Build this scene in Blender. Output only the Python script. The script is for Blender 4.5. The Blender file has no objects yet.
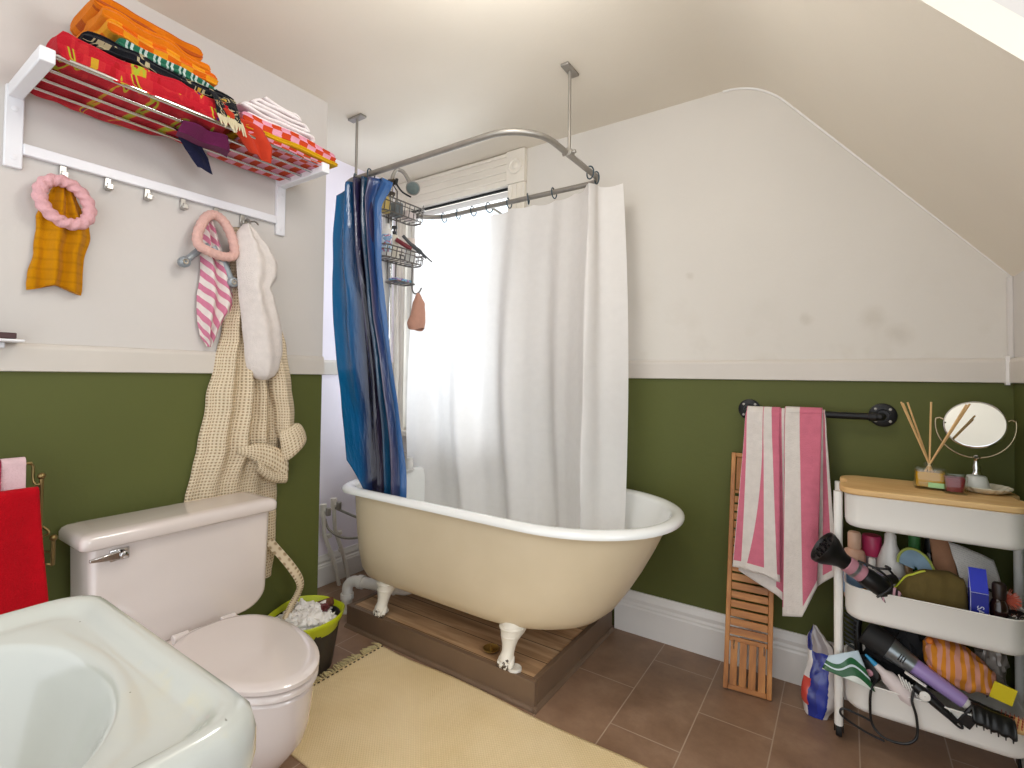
import bpy, bmesh, math, random
from mathutils import Vector, Matrix, noise as mnoise
from math import sin, cos, pi, sqrt, atan2, radians
D = bpy.data
SC = bpy.context.scene
COL = SC.collection
random.seed(7)

# ------------------------------------------------------------------ colour and materials
def lin(h):
    if isinstance(h, str):
        h = h.lstrip('#'); h = [int(h[i:i+2], 16)/255 for i in (0, 2, 4)]
    return tuple(c/12.92 if c <= .04045 else ((c+.055)/1.055)**2.4 for c in h)

class NT:
    def __init__(s, name):
        s.m = D.materials.new(name); s.m.use_nodes = True
        s.t = s.m.node_tree; s.t.nodes.clear()
        s.out = s.t.nodes.new('ShaderNodeOutputMaterial')
        s.b = s.t.nodes.new('ShaderNodeBsdfPrincipled')
        s.t.links.new(s.b.outputs[0], s.out.inputs[0])
        s.tc = s.t.nodes.new('ShaderNodeTexCoord')
    def n(s, typ, **kw):
        x = s.t.nodes.new('ShaderNode'+typ)
        for k, v in kw.items(): setattr(x, k, v)
        return x
    def l(s, a, b): s.t.links.new(a, b)
    def set(s, node, **kw):
        for k, v in kw.items():
            sock = node.inputs[k.replace('_', ' ')]
            if hasattr(v, 'is_output'): s.l(v, sock)
            else: sock.default_value = v
    def math(s, op, a, b=0.0, c=0.0):
        x = s.n('Math', operation=op)
        for i, v in enumerate((a, b, c)):
            if hasattr(v, 'is_output'): s.l(v, x.inputs[i])
            else: x.inputs[i].default_value = v
        return x.outputs[0]
    def mix(s, f, a, b, mode='MIX'):
        x = s.n('Mix', data_type='RGBA', blend_type=mode)
        for i, v in ((0, f), (6, a), (7, b)):
            if hasattr(v, 'is_output'): s.l(v, x.inputs[i])
            elif i == 0: x.inputs[0].default_value = v
            else: x.inputs[i].default_value = (*v[:3], 1)
        return x.outputs[2]
    def coord(s, kind='Object', scale=(1, 1, 1), rot=(0, 0, 0), loc=(0, 0, 0)):
        mp = s.n('Mapping'); s.l(s.tc.outputs[kind], mp.inputs[0])
        mp.inputs['Scale'].default_value = scale; mp.inputs['Rotation'].default_value = rot
        mp.inputs['Location'].default_value = loc
        return mp.outputs[0]
    def noise(s, scale, vec=None, detail=3, rough=.55, dist=0):
        x = s.n('TexNoise'); x.inputs['Scale'].default_value = scale
        x.inputs['Detail'].default_value = detail; x.inputs['Roughness'].default_value = rough
        x.inputs['Distortion'].default_value = dist
        s.l(vec if vec is not None else s.tc.outputs['Object'], x.inputs['Vector'])
        return x.outputs['Fac']
    def ramp(s, f, stops, const=False):
        x = s.n('ValToRGB'); cr = x.color_ramp
        if const: cr.interpolation = 'CONSTANT'
        while len(cr.elements) < len(stops): cr.elements.new(.5)
        for e, (p, c) in zip(cr.elements, stops):
            e.position = p; e.color = (*(c if not isinstance(c, float) else (c, c, c))[:3], 1)
        s.l(f, x.inputs[0]); return x.outputs[0]
    def sep(s, v):
        x = s.n('SeparateXYZ'); s.l(v, x.inputs[0]); return x.outputs
    def bump(s, h, dist=.002, strength=.5):
        x = s.n('Bump'); x.inputs['Distance'].default_value = dist; x.inputs['Strength'].default_value = strength
        s.l(h, x.inputs['Height'])
        s.l(x.outputs[0], s.b.inputs['Normal'])

def mat(name, base, rough=.5, metal=0., var=.06, vs=6., bump=0., bs=60., bd=.002, spec=.5, coat=0., sheen=0., pattern=None, trans=0., alpha=1.):
    """base colour broken up by procedural noise; pattern(nt) returns a colour socket instead of a flat base"""
    t = NT(name)
    if pattern: c = pattern(t)
    else:
        b = lin(base); c = t.n('RGB'); c.outputs[0].default_value = (*b, 1); c = c.outputs[0]
    if var:
        f = t.noise(vs)
        c = t.mix(1.0, c, t.ramp(f, [(.25, (1-var,)*3), (.75, (1+var*.0+0.0,)*3)]), 'MULTIPLY')
    t.l(c, t.b.inputs['Base Color'])
    t.set(t.b, Roughness=rough, Metallic=metal)
    t.b.inputs['Specular IOR Level'].default_value = spec
    t.b.inputs['Coat Weight'].default_value = coat
    t.b.inputs['Sheen Weight'].default_value = sheen
    t.b.inputs['Transmission Weight'].default_value = trans
    if bump: t.bump(t.noise(bs, detail=4), bd, bump)
    return t.m

def stripes(cols, freq, axis=0, kind='UV', wob=0., rot=0.):
    def p(t):
        v = t.coord(kind, rot=(0, 0, rot)); s = t.sep(v)[axis]
        if wob: s = t.math('ADD', s, t.math('MULTIPLY', t.noise(4., v), wob))
        f = t.math('FRACT', t.math('MULTIPLY', s, freq))
        return t.ramp(f, cols, True)
    return p
def checks(a, b, sx, sy, kind='UV'):
    def p(t):
        x = t.n('TexChecker'); x.inputs['Scale'].default_value = 1
        t.l(t.coord(kind, (sx, sy, 1)), x.inputs[0])
        x.inputs['Color1'].default_value = (*lin(a), 1); x.inputs['Color2'].default_value = (*lin(b), 1)
        return x.outputs['Color']
    return p
def blotches(cols, scale, dist=1.5, kind='UV', stretch=(1, 1, 1)):
    def p(t):
        f = t.noise(scale, t.coord(kind, stretch), 1., .4, dist)
        return t.ramp(f, cols, True)
    return p

# ------------------------------------------------------------------ mesh builder
class MB:
    def __init__(s): s.v = []; s.f = []; s.m = []; s.uv = []
    def add(s, vs, fs, mi=0, uvs=None):
        o = len(s.v); s.v += [tuple(v) for v in vs]
        s.uv += list(uvs) if uvs else [None]*len(vs)
        for f in fs: s.f.append([i+o for i in f]); s.m.append(mi)
        return s
    def box(s, x0, x1, y0, y1, z0, z1, mi=0, M=None):
        vs = [Vector((x, y, z)) for z in (z0, z1) for y in (y0, y1) for x in (x0, x1)]
        if M: vs = [M @ v for v in vs]
        return s.add(vs, [(0, 2, 3, 1), (4, 5, 7, 6), (0, 1, 5, 4), (2, 6, 7, 3), (0, 4, 6, 2), (1, 3, 7, 5)], mi)
    def loft(s, rings, cap0=True, cap1=True, mi=0, closed=True, uvs=None):
        n = len(rings[0]); vs = [p for r in rings for p in r]; fs = []
        for i in range(len(rings)-1):
            for j in range(n if closed else n-1):
                k = (j+1) % n
                fs.append((i*n+j, i*n+k, (i+1)*n+k, (i+1)*n+j))
        if cap0: fs.append(tuple(reversed(range(n))))
        if cap1: fs.append(tuple(range((len(rings)-1)*n, len(rings)*n)))
        return s.add(vs, fs, mi, uvs)
    def tube(s, pts, r, n=10, mi=0, caps=True, closed=False):
        pts = [Vector(p) for p in pts]; N = len(pts)
        rr = r if isinstance(r, (list, tuple)) else [r]*N
        rings = []; up = None
        for i, p in enumerate(pts):
            if closed: t = pts[(i+1) % N]-pts[i-1]
            else: t = pts[min(i+1, N-1)]-pts[max(i-1, 0)]
            if t.length < 1e-9: t = Vector((0, 0, 1))
            t.normalize()
            if up is None:
                up = Vector((0, 0, 1)) if abs(t.z) < .9 else Vector((1, 0, 0))
            a = (up-t*up.dot(t))
            if a.length < 1e-6: a = t.orthogonal()
            a.normalize(); up = a; b = t.cross(a)
            rings.append([p+(a*cos(2*pi*k/n)+b*sin(2*pi*k/n))*rr[i] for k in range(n)])
        if closed: rings.append(rings[0])
        return s.loft(rings, caps and not closed, caps and not closed, mi)
    def lathe(s, prof, o=(0, 0, 0), M=None, n=32, mi=0, sx=1, sy=1, cap0=True, cap1=True):
        o = Vector(o); rings = []
        for r, z in prof:
            ring = [Vector((r*cos(2*pi*k/n)*sx, r*sin(2*pi*k/n)*sy, z)) for k in range(n)]
            rings.append([o+(M @ p if M else p) for p in ring])
        return s.loft(rings, cap0, cap1, mi)
    def ball(s, c, r, n=14, M=None, mi=0):
        r = r if isinstance(r, (tuple, list)) else (r, r, r); c = Vector(c); rings = []
        m = max(6, n//2+2)
        for i in range(m+1):
            a = -pi/2+pi*i/m; q = max(cos(a), 1e-3)
            ring = [Vector((r[0]*q*cos(2*pi*k/n), r[1]*q*sin(2*pi*k/n), r[2]*sin(a))) for k in range(n)]
            rings.append([c+(M @ p if M else p) for p in ring])
        return s.loft(rings, True, True, mi)
    def grid(s, fn, nu, nv, mi=0, uvfn=None, closed=False):
        vs = []; uvs = []
        for j in range(nv+1):
            for i in range(nu+1):
                u, v = i/nu, j/nv; vs.append(fn(u, v)); uvs.append(uvfn(u, v) if uvfn else (u, v))
        fs = [(j*(nu+1)+i, j*(nu+1)+i+1, (j+1)*(nu+1)+i+1, (j+1)*(nu+1)+i) for j in range(nv) for i in range(nu)]
        return s.add(vs, fs, mi, uvs)
    def prism(s, outline, axis, a, b, mi=0):
        """outline: 2D points in the two remaining axes (cyclic order), extruded along axis from a to b"""
        def P(p, h):
            return {0: (h, p[0], p[1]), 1: (p[0], h, p[1]), 2: (p[0], p[1], h)}[axis]
        return s.loft([[P(p, a) for p in outline], [P(p, b) for p in outline]], True, True, mi)
    def build(s, name, mats, parent=None, bevel=0., seg=2, smooth=True, solid=0., subsurf=0, ang=40, off=0.):
        me = D.meshes.new(name)
        base = Vector((0, 0, 0)); p = parent
        while p is not None: base += p.location; p = p.parent
        vs = [Vector(v)-base for v in s.v]
        o0 = Vector((0, 0, 0))
        me.from_pydata(vs, [], s.f)
        mats = mats if isinstance(mats, (list, tuple)) else [mats]
        for m in mats: me.materials.append(m)
        for pl, mi in zip(me.polygons, s.m): pl.material_index = mi; pl.use_smooth = smooth
        if any(u is not None for u in s.uv):
            ul = me.uv_layers.new(name='UVMap')
            for lp in me.loops:
                u = s.uv[lp.vertex_index]
                if u: ul.data[lp.index].uv = u
        bm = bmesh.new(); bm.from_mesh(me)
        if not solid: bmesh.ops.recalc_face_normals(bm, faces=bm.faces)
        bm.to_mesh(me); bm.free()
        if smooth: me.set_sharp_from_angle(angle=radians(ang))
        o = D.objects.new(name, me); COL.objects.link(o)
        if parent: o.parent = parent
        if bevel:
            b = o.modifiers.new('Bevel', 'BEVEL'); b.width = bevel; b.segments = seg; b.limit_method = 'ANGLE'; b.angle_limit = radians(35)
        if solid:
            m = o.modifiers.new('Solidify', 'SOLIDIFY'); m.thickness = solid; m.offset = off
        if subsurf:
            m = o.modifiers.new('Subsurf', 'SUBSURF'); m.levels = subsurf; m.render_levels = subsurf
        return o

def build_each(mb, name, mats, parent=None, **kw):
    """one object for every separate piece collected in mb"""
    par = list(range(len(mb.v)))
    def find(i):
        while par[i] != i: par[i] = par[par[i]]; i = par[i]
        return i
    for f in mb.f:
        r = find(f[0])
        for i in f[1:]: par[find(i)] = r
    isl = {}
    for fi, f in enumerate(mb.f): isl.setdefault(find(f[0]), []).append(fi)
    out = []
    for fs in isl.values():
        s = MB(); mp = {}
        for fi in fs:
            for i in mb.f[fi]:
                if i not in mp: mp[i] = len(s.v); s.v.append(mb.v[i]); s.uv.append(mb.uv[i])
            s.f.append([mp[i] for i in mb.f[fi]]); s.m.append(mb.m[fi])
        out.append(s.build(name, mats, parent, **kw))
    return out

def thing(name, label, cat, loc, group=None, kind=None):
    o = D.objects.new(name, None); COL.objects.link(o); o.location = loc; o.empty_display_size = .05
    return tag(o, label, cat, group, kind)
def tag(o, label=None, cat=None, group=None, kind=None):
    if label: o['label'] = label
    if cat: o['category'] = cat
    if group: o['group'] = group
    if kind: o['kind'] = kind
    return o
def recentre(o, loc):
    """move a top-level mesh's origin to loc without moving the mesh"""
    loc = Vector(loc); o.data.transform(Matrix.Translation(-loc)); o.location = loc; return o
def struct(o, label=None):
    o['kind'] = 'structure'
    if label: o['label'] = label
    return o
def copy_tree(o, parent=None):
    c = o.copy(); COL.objects.link(c); c.parent = parent
    for ch in list(o.children): copy_tree(ch, c)
    return c

def lerp(a, b, t): return a+(b-a)*t
def sstep(t): t = max(0, min(1, t)); return t*t*(3-2*t)
def keyed(keys, t):
    """smooth interpolation of rows (t, a, b, ...) with t ascending"""
    if t <= keys[0][0]: return keys[0][1:]
    for a, b in zip(keys, keys[1:]):
        if t <= b[0]:
            f = (t-a[0])/(b[0]-a[0]); f = f*.4+sstep(f)*.6
            return tuple(lerp(p, q, f) for p, q in zip(a[1:], b[1:]))
    return keys[-1][1:]
def smooth_path(pts, k=6, closed=False):
    P = [Vector(p) for p in pts]; out = []; n = len(P)
    rng = range(n if closed else n-1)
    for i in rng:
        if closed: a, b, c, d = P[i-1], P[i], P[(i+1) % n], P[(i+2) % n]
        else: a, b, c, d = P[max(i-1, 0)], P[i], P[i+1], P[min(i+2, n-1)]
        for j in range(k):
            t = j/k
            out.append(.5*((2*b)+(c-a)*t+(2*a-5*b+4*c-d)*t*t+(3*b-a-3*c+d)*t**3))
    if not closed: out.append(P[-1])
    return out
def nz(x, y=0., z=0.): return mnoise.noise(Vector((x, y, z)))
def rrect(x0, x1, y0, y1, r, k=6):
    out = []
    for cx, cy, a0 in ((x1-r, y1-r, 0), (x0+r, y1-r, pi/2), (x0+r, y0+r, pi), (x1-r, y0+r, 3*pi/2)):
        for i in range(k+1):
            a = a0+pi/2*i/k; out.append((cx+r*cos(a), cy+r*sin(a)))
    return out
def frame_to(d, up=(0, 0, 1)):
    """matrix whose Z axis points along d"""
    z = Vector(d).normalized(); u = Vector(up)
    if abs(z.dot(u)) > .98: u = Vector((1, 0, 0))
    x = u.cross(z).normalized(); y = z.cross(x)
    return Matrix((x, y, z)).transposed()
WORLD_STR, WIN_P, DORM_P, FILL_P, EXPO = 1.75, 22, 20, 16, 0.07
# ------------------------------------------------------------------ materials
def wall_paint(name, col, stain=False):
    t = NT(name); b = lin(col)
    f = t.noise(1.6, detail=4); c = t.ramp(f, [(.3, tuple(x*.95 for x in b)), (.7, b)])
    if stain:
        s = t.noise(5.5, t.coord('Object', loc=(3.2, 0, .7)), 3, .6)
        z = t.sep(t.tc.outputs['Object'])[2]
        low = t.math('MULTIPLY', t.ramp(t.math('MULTIPLY', t.math('SUBTRACT', z, 1.15), 1.6), [(0., 1.), (.5, .25), (1., 0.)]), .3)
        c = t.mix(t.math('MULTIPLY', t.ramp(s, [(.52, 0.), (.7, 1.)]), low), c, lin('#a89a84'))
        # the few distinct damp spots
        pos = t.tc.outputs['Object']; acc = None
        for (x, zz, r) in ((.077, 1.438, .052), (-.137, 1.443, .03), (-.589, 1.658, .022), (.16, 1.37, .05)):
            d = t.n('VectorMath', operation='DISTANCE'); t.l(pos, d.inputs[0]); d.inputs[1].default_value = (x, 2.3, zz)
            wob = t.math('ADD', d.outputs['Value'], t.math('MULTIPLY', t.math('SUBTRACT', t.noise(22.), .5), .035))
            m = t.ramp(t.math('DIVIDE', wob, r), [(.2, .17), (1., 0.)])
            acc = m if acc is None else t.math('MAXIMUM', acc, m)
        c = t.mix(acc, c, lin('#8f7f64'))
    t.l(c, t.b.inputs['Base Color']); t.set(t.b, Roughness=.62); t.b.inputs['Specular IOR Level'].default_value = .3
    t.bump(t.noise(55., detail=5), .0015, .35)
    return t.m
W = {}
W['wall'] = wall_paint('white_wall_paint', '#cfcac5')
W['wall_stain'] = wall_paint('stained_white_paint', '#d6d1c9', True)
W['ceil'] = wall_paint('ceiling_paint', '#e8e0d1')
W['green'] = wall_paint('olive_green_paint', '#585d2d')
W['lav'] = wall_paint('alcove_lilac_white', '#f4eefa')
W['trim'] = mat('white_gloss_trim', '#e9e6e2', .35, var=.05, vs=5, bump=.15, bs=30)
W['rail'] = mat('dado_rail_paint', '#cfc8bf', .4, var=.05, vs=5, bump=.15, bs=30)
W['casing'] = mat('cream_window_paint', '#e3dccf', .4, var=.06, vs=5, bump=.2, bs=25)

def tiles():
    t = NT('brown_floor_tiles')
    b = t.n('TexBrick'); b.offset = .5; b.inputs['Scale'].default_value = 1
    b.inputs['Brick Width'].default_value = .47; b.inputs['Row Height'].default_value = .2385
    b.inputs['Mortar Size'].default_value = .0022; b.inputs['Mortar Smooth'].default_value = .2
    v = t.coord('Object', rot=(0, 0, radians(90)), loc=(-1.873, .687, 0)); t.l(v, b.inputs['Vector'])
    f = t.noise(7., detail=6, rough=.65)
    c = t.ramp(f, [(.3, lin('#7f624d')), (.55, lin('#93755e')), (.75, lin('#a3866e'))])
    g = t.mix(b.outputs['Fac'], c, lin('#b09a86'))
    t.l(g, t.b.inputs['Base Color'])
    t.set(t.b, Roughness=t.ramp(f, [(.3, .38), (.7, .55)]))
    h = t.math('SUBTRACT', t.math('MULTIPLY', f, .35), b.outputs['Fac']); t.bump(h, .002, .5)
    return t.m
W['tiles'] = tiles()
def wood(name, a, b, c, axis=0, scale=9., rough=.5, plank=None, dark='#2c1c12'):
    t = NT(name)
    sc = [scale]*3; sc[axis] = scale*.09
    v = t.coord('Object', tuple(sc))
    f = t.noise(1.6, v, 5, .6, 1.2)
    col = t.ramp(f, [(.28, lin(a)), (.5, lin(b)), (.72, lin(c))])
    if plank:
        s = t.sep(t.tc.outputs['Object'])[1]
        k = t.math('MULTIPLY', s, 1/plank)
        tone = t.n('TexWhiteNoise', noise_dimensions='1D'); t.l(t.math('FLOOR', k), tone.inputs['W'])
        col = t.mix(1., col, t.ramp(tone.outputs['Value'], [(0., (.62,)*3), (1., (1.05, 1., .95))]), 'MULTIPLY')
        fr = t.math('FRACT', k)
        col = t.mix(t.ramp(t.math('ABSOLUTE', t.math('SUBTRACT', fr, .5)), [(.475, 0.), (.49, 1.)]), col, lin(dark))
    t.l(col, t.b.inputs['Base Color']); t.set(t.b, Roughness=rough); t.bump(f, .001, .3)
    return t.m
W['plank'] = wood('worn_floorboards', '#a8805a', '#d8ae82', '#eecba0', 0, 10, .7, .105)
W['platform'] = mat('brown_painted_board', '#765f4b', .5, var=.2, vs=6, bump=.15)
W['teak'] = wood('oiled_slat_wood', '#8a5326', '#ad7138', '#c48a4c', 2, 14, .45)
W['teak_h'] = wood('oiled_slat_wood_cross', '#8a5326', '#ad7138', '#c48a4c', 0, 14, .45)
W['lidwood'] = wood('pale_bamboo', '#c79b62', '#d8b178', '#e2c28c', 0, 12, .5)
W['reed'] = mat('reed_wood', '#e2b87f', .6, var=.15, vs=30)
W['porcelain'] = mat('toilet_porcelain', '#d5cac4', .12, var=.02, coat=.6)
def sink_mat():
    t = NT('sink_enamel'); b = lin('#bcbeb7')
    c = t.n('RGB'); c.outputs[0].default_value = (*b, 1)
    z = t.sep(t.tc.outputs['Object'])[2]
    f = t.math('MULTIPLY', t.ramp(t.noise(9., detail=5, rough=.65), [(.52, 0.), (.68, .55)]),
               t.ramp(t.math('MULTIPLY', t.math('SUBTRACT', z, .835), 30), [(0., 0.), (.15, 1.), (.35, .6), (.5, 0.)]))
    c = t.mix(f, c.outputs[0], lin('#cfc49a'))
    s = t.ramp(t.noise(70., detail=1), [(.79, 0.), (.81, .8)])
    c = t.mix(s, c, lin('#55554a'))
    t.l(c, t.b.inputs['Base Color']); t.set(t.b, Roughness=.14); t.b.inputs['Coat Weight'].default_value = .5
    return t.m
W['sink'] = sink_mat()
def tub_paint():
    t = NT('cream_tub_paint')
    c = t.ramp(t.noise(2.2, detail=4), [(.3, lin('#d2c2a4')), (.7, lin('#ddceb2'))])
    r = t.ramp(t.noise(14., t.coord('Object', (1, 1, 2.2)), 5, .7), [(.69, 0.), (.76, .6)])
    z = t.sep(t.tc.outputs['Object'])[2]
    low = t.ramp(t.math('MULTIPLY', t.math('SUBTRACT', z, .12), 4.5), [(0., 1.), (.25, .35), (1., .05)])
    c = t.mix(t.math('MULTIPLY', r, low), c, lin('#8a6d3c'))
    t.l(c, t.b.inputs['Base Color']); t.set(t.b, Roughness=.42)
    t.bump(t.noise(16., detail=3), .002, .15)
    return t.m
W['tub'] = tub_paint()
W['enamel'] = mat('white_bath_enamel', '#eeefec', .12, var=.02, coat=.5)
def chipped(name, base, zmin, zr):
    t = NT(name); z = t.sep(t.tc.outputs['Object'])[2]
    k = t.math('ADD', t.math('DIVIDE', t.math('SUBTRACT', z, zmin), zr), t.math('MULTIPLY', t.math('SUBTRACT', t.noise(60., detail=4), .5), 1.6))
    c = t.ramp(k, [(.02, lin('#33291f')), (.10, lin('#6a5a48')), (.14, lin(base))])
    t.l(c, t.b.inputs['Base Color']); t.set(t.b, Roughness=.4); t.bump(t.noise(40.), .002, .3); return t.m
W['foot'] = chipped('chipped_white_foot_paint', '#e6e0d2', -.016, .13)
W['pipe'] = mat('painted_white_pipe', '#ece7de', .4, var=.15, vs=14, bump=.2)
W['steel'] = mat('brushed_steel_rod', '#a9a49b', .35, .9, var=.2, vs=20)
W['galv'] = mat('grey_pipe_metal', '#a5a098', .42, .7, var=.2, vs=18)
W['chrome'] = mat('chrome', '#d5d5d5', .08, 1., var=.02)
W['wire'] = mat('grey_wire', '#6f6a64', .35, .9, var=.1)
W['brass'] = mat('antique_brass_wire', '#8f7a4f', .32, .9, var=.2, vs=25)
W['black_metal'] = mat('black_iron_pipe', '#17171a', .45, .3, var=.3, vs=30, bump=.2)
W['white_metal'] = mat('white_powder_coat', '#f0eee9', .35, var=.03)
W['shelf_white'] = mat('white_shelf_paint', '#e8e8ec', .35, var=.03)
W['black'] = mat('black_plastic', '#121214', .35, var=.2, vs=20)
W['black_soft'] = mat('matt_black_rubber', '#19191a', .7, var=.2, vs=20)
W['lilac'] = mat('lilac_plastic', '#9d86c0', .3, var=.06)
W['pinkish'] = mat('dusty_pink_plastic', '#b98290', .35, var=.06)
W['silver'] = mat('silver_plastic', '#8f979b', .28, .8, var=.1)
W['white_plastic'] = mat('white_plastic', '#e6e3de', .3, var=.04)
W['cream_plastic'] = mat('cream_cap_plastic', '#d9b59c', .4, var=.06)
W['grey_plastic'] = mat('grey_plastic', '#8d9499', .3, .2, var=.1, vs=15)
def glass(name, col, rough=.02, ior=1.45):
    t = NT(name); t.set(t.b, Roughness=rough, IOR=ior); t.b.inputs['Transmission Weight'].default_value = 1.
    c = t.mix(t.noise(3.), tuple(x*.97 for x in lin(col)), lin(col)); t.l(c, t.b.inputs['Base Color']); return t.m
W['amber_oil'] = mat('yellow_oil', '#e2ab0c', .08, var=.1, trans=.35)
def pane_mat():
    t = NT('window_glass'); t.t.nodes.remove(t.b)
    tr = t.n('BsdfTransparent'); gl = t.n('BsdfGlossy'); mx = t.n('MixShader')
    c = t.mix(t.noise(2.), (.93, .96, 1.), (.97, .99, 1.)); t.l(c, tr.inputs[0]); gl.inputs['Roughness'].default_value = .03
    fr = t.n('Fresnel'); fr.inputs[0].default_value = 1.3
    t.l(fr.outputs[0], mx.inputs[0]); t.l(tr.outputs[0], mx.inputs[1]); t.l(gl.outputs[0], mx.inputs[2]); t.l(mx.outputs[0], t.out.inputs[0]); return t.m
W['pane'] = pane_mat()
def clear_mat():
    t = NT('clear_glass'); t.t.nodes.remove(t.b)
    tr = t.n('BsdfTransparent'); gl = t.n('BsdfGlossy'); mx = t.n('MixShader'); gl.inputs['Roughness'].default_value = .02
    t.l(t.mix(t.noise(2.), (.96, .98, .97), (.99, 1., .99)), tr.inputs[0]); lw = t.n('LayerWeight'); lw.inputs[0].default_value = .5
    t.l(t.math('ADD', t.math('MULTIPLY', t.math('POWER', lw.outputs['Facing'], 3.), .45), .05), mx.inputs[0])
    t.l(tr.outputs[0], mx.inputs[1]); t.l(gl.outputs[0], mx.inputs[2]); t.l(mx.outputs[0], t.out.inputs[0]); return t.m
W['clear'] = clear_mat()
def terry(name, col=None, pattern=None, bs=260., var=.12, bump=.9, vs=40., bd=.003):
    return mat(name, col, .95, var=var, vs=vs, bump=bump, bs=bs, bd=bd, spec=.15, sheen=.06, pattern=pattern)
W['mustard'] = terry('mustard_terry', None, lambda t: t.mix(t.math('MULTIPLY', t.ramp(t.math('FRACT', t.math('MULTIPLY', t.sep(t.coord('UV'))[1], 11)), [(.0, .0), (.6, .0), (.8, 1.), (1., .0)]), .3), lin('#c48300'), lin('#865400')))
W['pink_fluff'] = terry('pink_plush', '#e2aeb2', bs=120., bd=.006, vs=60)
W['peach_fluff'] = terry('peach_plush', '#dcb2a8', bs=140., bd=.005, vs=60)
W['white_terry'] = terry('white_terry', '#ddd4ce', bs=300.)
PK, WT = lin('#cf7d98'), lin('#e3d8d2')
W['pink_stripe'] = terry('pink_white_diagonal_stripe', None, stripes([(0., PK), (.5, WT)], 13., 1, rot=radians(-38), wob=.02))
HW, HP = lin('#dcd5cf'), lin('#cf7388')
def hand_towel_stripes(t):
    s = t.sep(t.coord('UV')); c = t.ramp(t.math('MULTIPLY', s[0], .05), [(0., HW), (.05, HP), (.10, HW), (.15, HP), (.20, HW), (.25, HP), (.30, HW), (.35, HP), (.40, HW), (.45, HP), (.50, HW), (.55, HP), (.60, HW), (.65, HP), (.70, HW), (.75, HP), (.80, HW)], True)
    return t.mix(t.math('GREATER_THAN', s[1], .965), c, HW)
W['hand_stripe'] = terry('pink_white_broad_stripe', None, hand_towel_stripes)
def waffle():
    t = NT('beige_waffle_cotton'); u = t.sep(t.coord('UV'))
    k = 2*pi/.0115
    a = t.math('MULTIPLY', t.math('ADD', t.math('SINE', t.math('MULTIPLY', u[0], k)), 1), .5)
    b = t.math('MULTIPLY', t.math('ADD', t.math('SINE', t.math('MULTIPLY', u[1], k)), 1), .5)
    h = t.math('MULTIPLY', a, b)
    c = t.mix(t.ramp(h, [(.2, 0.), (.75, 1.)]), lin('#d9c8ac'), lin('#a48e70'))
    t.l(c, t.b.inputs['Base Color']); t.set(t.b, Roughness=.95); t.b.inputs['Specular IOR Level'].default_value = .1
    t.bump(t.math('SUBTRACT', 1., h), .004, .8); return t.m
W['waffle'] = waffle()
def vinyl():
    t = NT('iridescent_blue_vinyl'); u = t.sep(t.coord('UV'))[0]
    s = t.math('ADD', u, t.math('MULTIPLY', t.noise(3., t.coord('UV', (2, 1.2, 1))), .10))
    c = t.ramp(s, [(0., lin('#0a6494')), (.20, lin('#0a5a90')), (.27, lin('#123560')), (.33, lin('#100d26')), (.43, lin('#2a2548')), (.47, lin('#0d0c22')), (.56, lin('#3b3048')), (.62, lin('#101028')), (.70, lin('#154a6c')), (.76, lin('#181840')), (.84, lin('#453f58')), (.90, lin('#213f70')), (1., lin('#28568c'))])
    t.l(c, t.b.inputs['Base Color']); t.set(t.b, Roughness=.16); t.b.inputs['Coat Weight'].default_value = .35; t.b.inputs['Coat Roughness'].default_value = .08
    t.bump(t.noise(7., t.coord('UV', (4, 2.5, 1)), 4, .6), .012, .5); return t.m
W['vinyl'] = vinyl()
def liner():
    t = NT('white_curtain_fabric'); t.t.nodes.remove(t.b)
    d = t.n('BsdfDiffuse'); tr = t.n('BsdfTranslucent'); mx = t.n('MixShader')
    c = t.mix(t.noise(30., detail=3), lin('#eae7e4'), lin('#f2efec'))
    t.l(c, d.inputs[0]); t.l(c, tr.inputs[0]); mx.inputs[0].default_value = .35
    t.l(d.outputs[0], mx.inputs[1]); t.l(tr.outputs[0], mx.inputs[2]); t.l(mx.outputs[0], t.out.inputs[0])
    # faint packing creases
    u = t.sep(t.coord('UV'))
    f = t.ramp(t.math('ABSOLUTE', t.math('SUBTRACT', t.math('FRACT', t.math('MULTIPLY', u[1], 5.)), .5)), [(0., 1.), (.02, 0.)])
    x = t.n('Bump'); x.inputs['Distance'].default_value = .003; x.inputs['Strength'].default_value = .4
    t.l(t.math('ADD', t.math('MULTIPLY', f, .6), t.noise(25., detail=4)), x.inputs['Height']); t.l(x.outputs[0], d.inputs['Normal'])
    return t.m
W['liner'] = liner()
W['red_terry'] = terry('red_terry', '#b50416', bs=200.)
W['palepink_terry'] = terry('pale_pink_terry', '#dcbcc0', bs=200.)
W['hotpink_terry'] = terry('hot_pink_terry', '#c8315a', bs=200.)
def woven():
    t = NT('cream_woven_rug'); v = t.tc.outputs['Object']; s = t.sep(v)
    a = t.math('SINE', t.math('MULTIPLY', s[0], 2*pi/.011)); b = t.math('SINE', t.math('MULTIPLY', s[1], 2*pi/.011))
    h = t.math('MULTIPLY', a, b)
    n = t.noise(3., detail=5); c = t.ramp(n, [(.3, lin('#e4cb9a')), (.6, lin('#f0dab0')), (.8, lin('#f4e2be'))])
    c = t.mix(t.math('MULTIPLY', t.ramp(h, [(.0, 1.), (.5, 0.)]), .2), c, lin('#b8a06c'))
    t.l(c, t.b.inputs['Base Color']); t.set(t.b, Roughness=.95); t.bump(t.math('ADD', h, t.math('MULTIPLY', n, 2.)), .002, .45); return t.m
W['rug'] = woven()
W['fringe'] = mat('cream_fringe_cotton', '#d8c795', .95, var=.3, vs=60)
W['lime'] = mat('lime_plastic', '#b9c416', .35, var=.12, vs=10)
W['bin_dark'] = mat('dark_brown_plastic', '#2c2624', .5, var=.1)
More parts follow.
